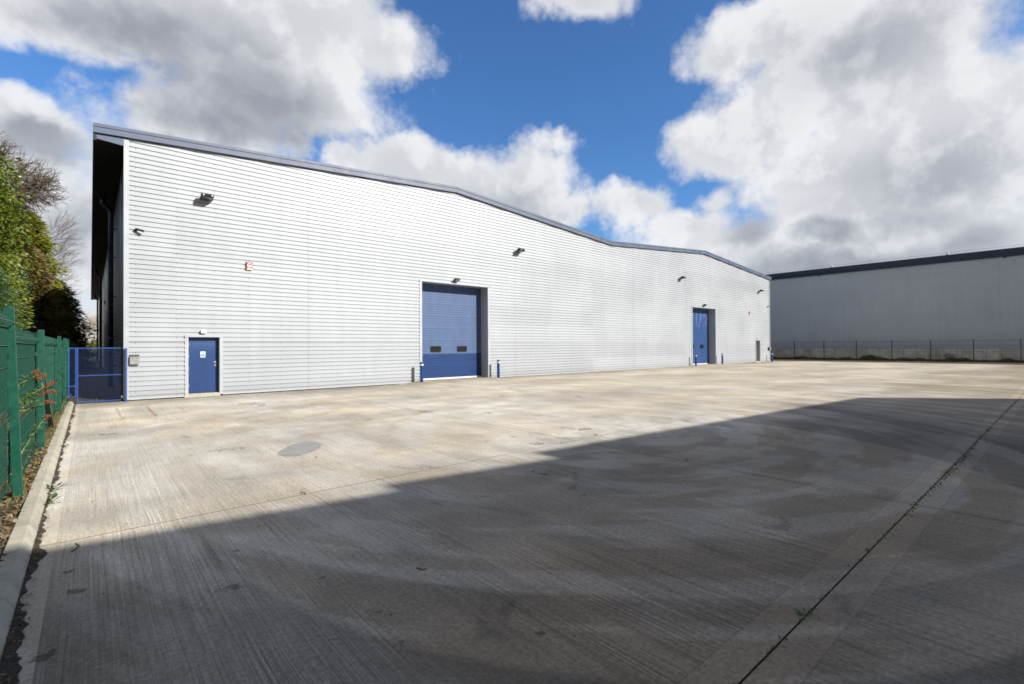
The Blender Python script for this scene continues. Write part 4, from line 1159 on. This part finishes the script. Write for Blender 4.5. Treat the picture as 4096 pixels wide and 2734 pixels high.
for i, (x, y, h, lb) in enumerate(((-2.4, 108, 9.5, 'pale leafless tree beyond the far end of the alley'), (2.4, 120, 10.5, 'taller leafless tree beyond the far end of the alley, partly behind the warehouse'), (-7.5, 122, 11, 'distant leafless tree behind the conifers'))):
    t = empty('bare_tree', (x, y, 0), lb, 'tree', 'leafless trees beyond the alley')
    mb = MB(); mb.tube([(x, y, 0), (x, y, h * .4)], [.3, .2], 7, cap=False); mb.build('trunk', M_TWIGL, t, smooth=True)
    mb = MB()
    for k in range(9):
        a = k * 2.4; d = Vector((math.cos(a), math.sin(a) * .6, r.uniform(.3, 1.2))).normalized()
        bare_branches(mb, Vector((x, y, h * r.uniform(.22, .42))), d, h * .2, .09, 4, r, .1, .7, .76)
    mb.build('crown', M_TWIGL, t)
t = empty('hedge', (0, 104, 0), 'low green and brown hedge closing the end of the alley', 'hedge')
crown_lumps('foliage', M_YEL, t, [(-4 + i * 1.9, 104 + (i % 2), 1.1, 1.6, 1.0, 1.2 + .3 * (i % 3)) for i in range(6)], 6000, .3, .12, 31)
# background woodland left of everything (seen only through gaps)
mb = MB(); r = random.Random(40)
for i in range(9000):
    x = r.uniform(-26, -5.5); y = r.uniform(8, 75); z = r.uniform(.1, 4.2)
    add_leaf(mb, Vector((x, y, z)), rdir(r), rdir(r), .8, .35)
tag(mb.build('woodland', M_CON), kind='stuff')
mb = MB()
for i in range(5200):
    x = r.uniform(-60, 80); y = r.uniform(150, 170); z = r.uniform(.1, 5) * (.7 + .3 * math.sin(x * .3))
    add_leaf(mb, Vector((x, y, z)), rdir(r), rdir(r), 1.6, .7)
tag(mb.build('far_woodland', M_BRN), kind='stuff')

# verge growth in front of the concrete wall
mb = MB(); r = random.Random(50)
for i in range(30000):
    y = r.uniform(-4, 26); x = r.uniform(60.5, 63.2)
    h = .12 + .07 * math.sin(y * .7) + .06 * math.sin(y * 1.9 + 1) + .08 * math.sin(y * 4.1)
    for cy, hh, ww in ((13.6, .45, .5), (7.2, .30, .4), (6.2, .22, .4), (15.6, .15, .8)):
        h += hh * math.exp(-((y - cy) / ww) ** 2)
    z = .08 + max(.1, h) * r.random() ** .7
    add_leaf(mb, Vector((x, y, z)), rdir(r), rdir(r), r.uniform(.10, .22), r.uniform(.05, .1))
tag(mb.build('verge_brambles', leaf_mat('brambles', ((.05, .06, .022), (.10, .12, .035), (.24, .18, .09)), 1.5)), kind='stuff')
for i, (y, x, lb) in enumerate(((7.5, 62.5, 'leafless brown shrub in the verge before the concrete wall'),)):
    t = empty('bare_shrub', (x, y, .1), lb, 'shrub')
    mb = MB()
    for k in range(14):
        d = (rdir(r) * .6 + Vector((0, 0, 1))).normalized(); bare_branches(mb, Vector((x, y, .1)), d, .38, .012, 3, r, .2, .5, .75)
    mb.build('twigs', M_TWIG, t)

# leaf litter on the bed and in the gutter
mb = MB(); r = random.Random(60)
for i in range(15000):
    y = 1.5 + 24 * r.random() ** 1.6; x = -.545 - r.expovariate(2.2) if r.random() < .85 else r.uniform(-3, -.55)
    if x < -3.4: continue
    s = r.uniform(.012, .04) * (1 + y * .03)
    add_leaf(mb, Vector((x, y, .075 + r.random() * .035)), (rdir(r) * Vector((1, 1, .35))).normalized(), (rdir(r) * .5 + Vector((0, 0, 1))).normalized(), s * 1.5, s)
for i in range(1500):
    y = .6 + 20 * r.random(); x = -.384 + abs(r.gauss(0, .035)); s = r.uniform(.006, .02)
    add_leaf(mb, Vector((x, y, .012 + r.random() * .01)), (rdir(r) * Vector((1, 1, .2))).normalized(), Vector((0, 0, 1)), s * 1.6, s)
for i in range(2500):
    y = 21.1 + 14 * r.random() ** 1.5; x = r.uniform(-.6, .85); s = r.uniform(.02, .05)
    add_leaf(mb, Vector((x, y, .03 + r.random() * .02)), (rdir(r) * Vector((1, 1, .3))).normalized(), Vector((0, 0, 1)), s * 1.6, s)
tag(mb.build('leaf_litter', M_LITTER), kind='stuff')
# dry grass along the bed
mb = MB()
for i in range(3000):
    y = 7.2 + 14.5 * r.random(); dens_ = .35 + .65 * (math.sin(y * 1.7) * .5 + .5)
    if r.random() > dens_: continue
    x = -.56 - abs(r.gauss(0, .09)); h = r.uniform(.02, .075) * (1.5 if 11.5 < y < 14.5 else 1)
    if 13.6 < y < 17: h *= 1.6
    add_leaf(mb, Vector((x, y, .06)), (rdir(r) * .55 + Vector((0, 0, 1))).normalized(), Vector((r.random(), r.random(), 0)), h * 1.5, .009)
tag(mb.build('dry_grass', M_GRASS), kind='stuff')

# grit, crumbs and leaf scraps scattered over the concrete and along the foot of the wall
mb = MB(); r = random.Random(77)
for i in range(1500):
    y = .3 + 13 * r.random() ** 1.7; x = r.uniform(-.3, 3 + y * 1.5); s = r.uniform(.004, .011)
    add_leaf(mb, Vector((x, y, .004 + s * .3)), (rdir(r) * Vector((1, 1, .3))).normalized(), rdir(r), s * 1.6, s)
for i in range(1300):
    x = r.uniform(1.1, 54); y = 20.93 - abs(r.gauss(0, .09)); s = r.uniform(.008, .03)
    add_leaf(mb, Vector((x, y, gh(x, y) + .006)), (rdir(r) * Vector((1, 1, .5))).normalized(), rdir(r), s * 1.6, s)
tag(mb.build('grit', M_LITTER), kind='stuff')
# weeds in the joint and the gutter
def weed(x, y, z, s, n, label, seed, flat=.5):
    r = random.Random(seed); t = empty('weed', (x, y, z), label, 'weed')
    mb = MB()
    for i in range(n):
        a = r.uniform(0, 6.283); d = Vector((math.cos(a), math.sin(a), r.uniform(.05, flat) * 2)).normalized()
        p = Vector((x, y, z)); q = p + d * s * r.uniform(.3, .6)
        mb.tube([p, q], .0016, 3, cap=False)
        add_leaf(mb, q, (d + Vector((0, 0, -.3))).normalized(), Vector((0, 0, 1)), s * r.uniform(.5, .9), s * r.uniform(.22, .36))
    mb.build('leaves', M_WEED, t)
weed(-.36, 8.32, .0, .15, 12, 'spiky green weed in the gutter, farther of the two large ones', 1)
weed(-.36, 7.68, .0, .14, 14, 'broad-leaved green weed in the gutter, nearer of the two large ones', 2)
weed(-.37, 11.9, .0, .10, 9, 'small green weed in the sunny gutter below the second fence post', 3)
weed(3.55, 1.142, -.01, .06, 18, 'small green weed in the open joint near the bottom of the picture', 4)
weed(9.0, 1.109, -.01, .07, 14, 'low weed tuft halfway along the open joint', 5)
weed(11.3, 1.095, -.01, .08, 14, 'weed tuft farther along the open joint in the shade', 6)
weed(13.8, 1.080, -.01, .08, 14, 'farthest shaded weed tuft in the open joint', 16)
weed(7.9, 20.86, .02, .12, 8, 'tiny yellow-green weed at the foot of the front wall', 7)
weed(-.60, 19.6, .06, .22, 16, 'leafy weed at the base of the fence near the gate', 8, .9)
mb = MB()
for i in range(420):
    x = r.uniform(2.7, 22); add_leaf(mb, Vector((x, 1.163 - .006 * x + r.gauss(0, .014), .0)), (rdir(r) + Vector((0, 0, .4))).normalized(), rdir(r), .03, .012)
for i in range(260):
    x = r.gauss(9.6, 1.4); add_leaf(mb, Vector((x, 1.15 - .006 * x - abs(r.gauss(0, .03)), .0)), (rdir(r) + Vector((0, 0, .4))).normalized(), rdir(r), .035, .014)
tag(mb.build('joint_moss', M_WEED), kind='stuff')
# dandelions
dl = ['farthest dandelion in the row under the second fence post', 'dandelion second from the far end by the second fence post', 'dandelion third from the far end, just past the second fence post',
      'right-hand flower of the close dandelion pair', 'left-hand flower of the close dandelion pair', 'dandelion just nearer than the close pair', 'lone dandelion midway along the kerb back', 'nearest dandelion, leaning over the kerb edge']
for i, ((x, y), lb) in enumerate(zip(((-.56, 11.86), (-.56, 11.52), (-.56, 11.13), (-.57, 9.92), (-.60, 9.94), (-.60, 9.58), (-.61, 8.79), (-.55, 8.35)), dl)):
    t = empty('dandelion', (x, y, .06), lb, 'flower', 'yellow dandelions behind the kerb')
    mb = MB(); mb.tube([(x, y, .05), (x + .004, y, .10)], .0025, 4); mb.build('stem', M_WEED, t)
    mb = MB()
    for k in range(46):
        a = r.uniform(0, 6.283); e = r.uniform(.1, 1.4); d = Vector((math.cos(a) * math.cos(e), math.sin(a) * math.cos(e), math.sin(e)))
        add_leaf(mb, Vector((x + .004, y, .10)), d, Vector((0, 0, 1)), .021, .009)
    mb.build('flower_head', M_YFLOW, t)
    mb = MB()
    for k in range(7):
        a = r.uniform(0, 6.283); add_leaf(mb, Vector((x, y, .06)), Vector((math.cos(a), math.sin(a), .25)).normalized(), Vector((0, 0, 1)), .07, .018)
    mb.build('leaves', M_WEED, t)

# butterfly bush growing through the fence
def YP(px, py, Y):
    q = D + RV * ((px - 2048) / F) + UV * ((1367 - py) / F); k = Y / q.y
    return Vector((q.x * k, Y, H + q.z * k))
t = empty('butterfly_bush', (-.75, 8.3, .06), 'straggly butterfly bush with brown seed heads poking through the fence', 'shrub')
stems = [((38, 1566), (88, 1528), (145, 1497), [(150, 1480), (152, 1500), (156, 1512), (170, 1495), (140, 1490), (180, 1500)], 7.95),
         ((76, 1604), (130, 1572), (184, 1540), [(186, 1540), (196, 1534), (208, 1530), (218, 1528)], 8.0),
         ((79, 1636), (120, 1607), (153, 1580), [(148, 1566), (158, 1574), (170, 1572), (184, 1566), (198, 1563), (212, 1565), (222, 1566)], 8.05),
         ((20, 1640), (100, 1640), (179, 1608), [(182, 1602), (192, 1604), (204, 1608), (212, 1610)], 8.0),
         ((92, 1798), (135, 1730), (177, 1672), [(180, 1668), (186, 1664), (192, 1660)], 8.1)]
for a, m_, b, hd, Y in stems:
    pa, pm, pb = YP(*a, Y + .0), YP(*m_, Y), YP(*b, Y)
    root = Vector((-.78, 8.2, .9 if a[1] < 1700 else .1))
    mb = MB(); mb.tube([root, (root + pa) / 2, pa, pm, pb], [.006, .005, .0045, .0035, .002], 5); st = mb.build('stem', M_STEM, t)
    mb = MB(); pts = [pa.lerp(pm, k / 4) for k in range(5)] + [pm.lerp(pb, k / 4) for k in range(1, 4)]
    for q in pts:
        for k in range(r.randint(5, 9)):
            d = (rdir(r) + Vector((0, 0, .1))).normalized(); add_leaf(mb, q, d, rdir(r), r.uniform(.045, .085), r.uniform(.012, .022))
    mb.build('leaves', M_WEED, st)
    mb = MB()
    for hp in hd:
        c = YP(*hp, Y)
        for k in range(60):
            q = c + rdir(r) * r.random() * .028; add_leaf(mb, q, rdir(r), rdir(r), .014, .010)
    mb.build('seed_head', M_SEED, st)

# twigs and dead leaves lying on the concrete
def twig(x, y, pts, label):
    t_ = MB(); t_.tube([(x + a, y + b, .006 + c) for a, b, c in pts], [.006, .005, .003][:len(pts)] if len(pts) == 3 else .005, 5)
    tag(t_.build('twig', M_BARK), label, 'twig')
twig(1.98, 3.45, [(0, 0, 0), (.015, -.05, 0), (.05, -.08, .004)], 'short curled twig on the shaded concrete near the middle')
twig(4.72, 5.0, [(0, 0, 0), (.06, .02, 0), (.12, .06, .003)], 'dark straight twig on the concrete just inside the shadow')
twig(-.12, 5.75, [(0, 0, 0), (.05, .10, .006), (.02, .22, 0)], 'bent twig beside the gutter at the shadow edge')
def scrap(x, y, s, label, seed, mat):
    r_ = random.Random(seed); m_ = MB()
    for k in range(7):
        add_leaf(m_, Vector((x + r_.uniform(-s, s) * .4, y + r_.uniform(-s, s) * .4, .008)), (rdir(r_) * Vector((1, 1, .4))).normalized(), (rdir(r_) * .4 + Vector((0, 0, 1))).normalized(), s, s * .6)
    tag(m_.build('dead_leaf', mat), label, 'leaf')
scrap(1.96, 6.12, .05, 'curled tan leaf on the sunlit concrete near the shadow edge', 1, M_LITTER)
scrap(-.13, 5.25, .035, 'round brown leaf on the pale edge strip by the gutter', 2, M_BARK)
scrap(7.0, 3.9, .04, 'brown leaf on the shaded concrete right of centre', 3, M_LITTER)
scrap(2.75, 8.0, .03, 'small dry leaf near the grey repair patch', 4, M_LITTER)
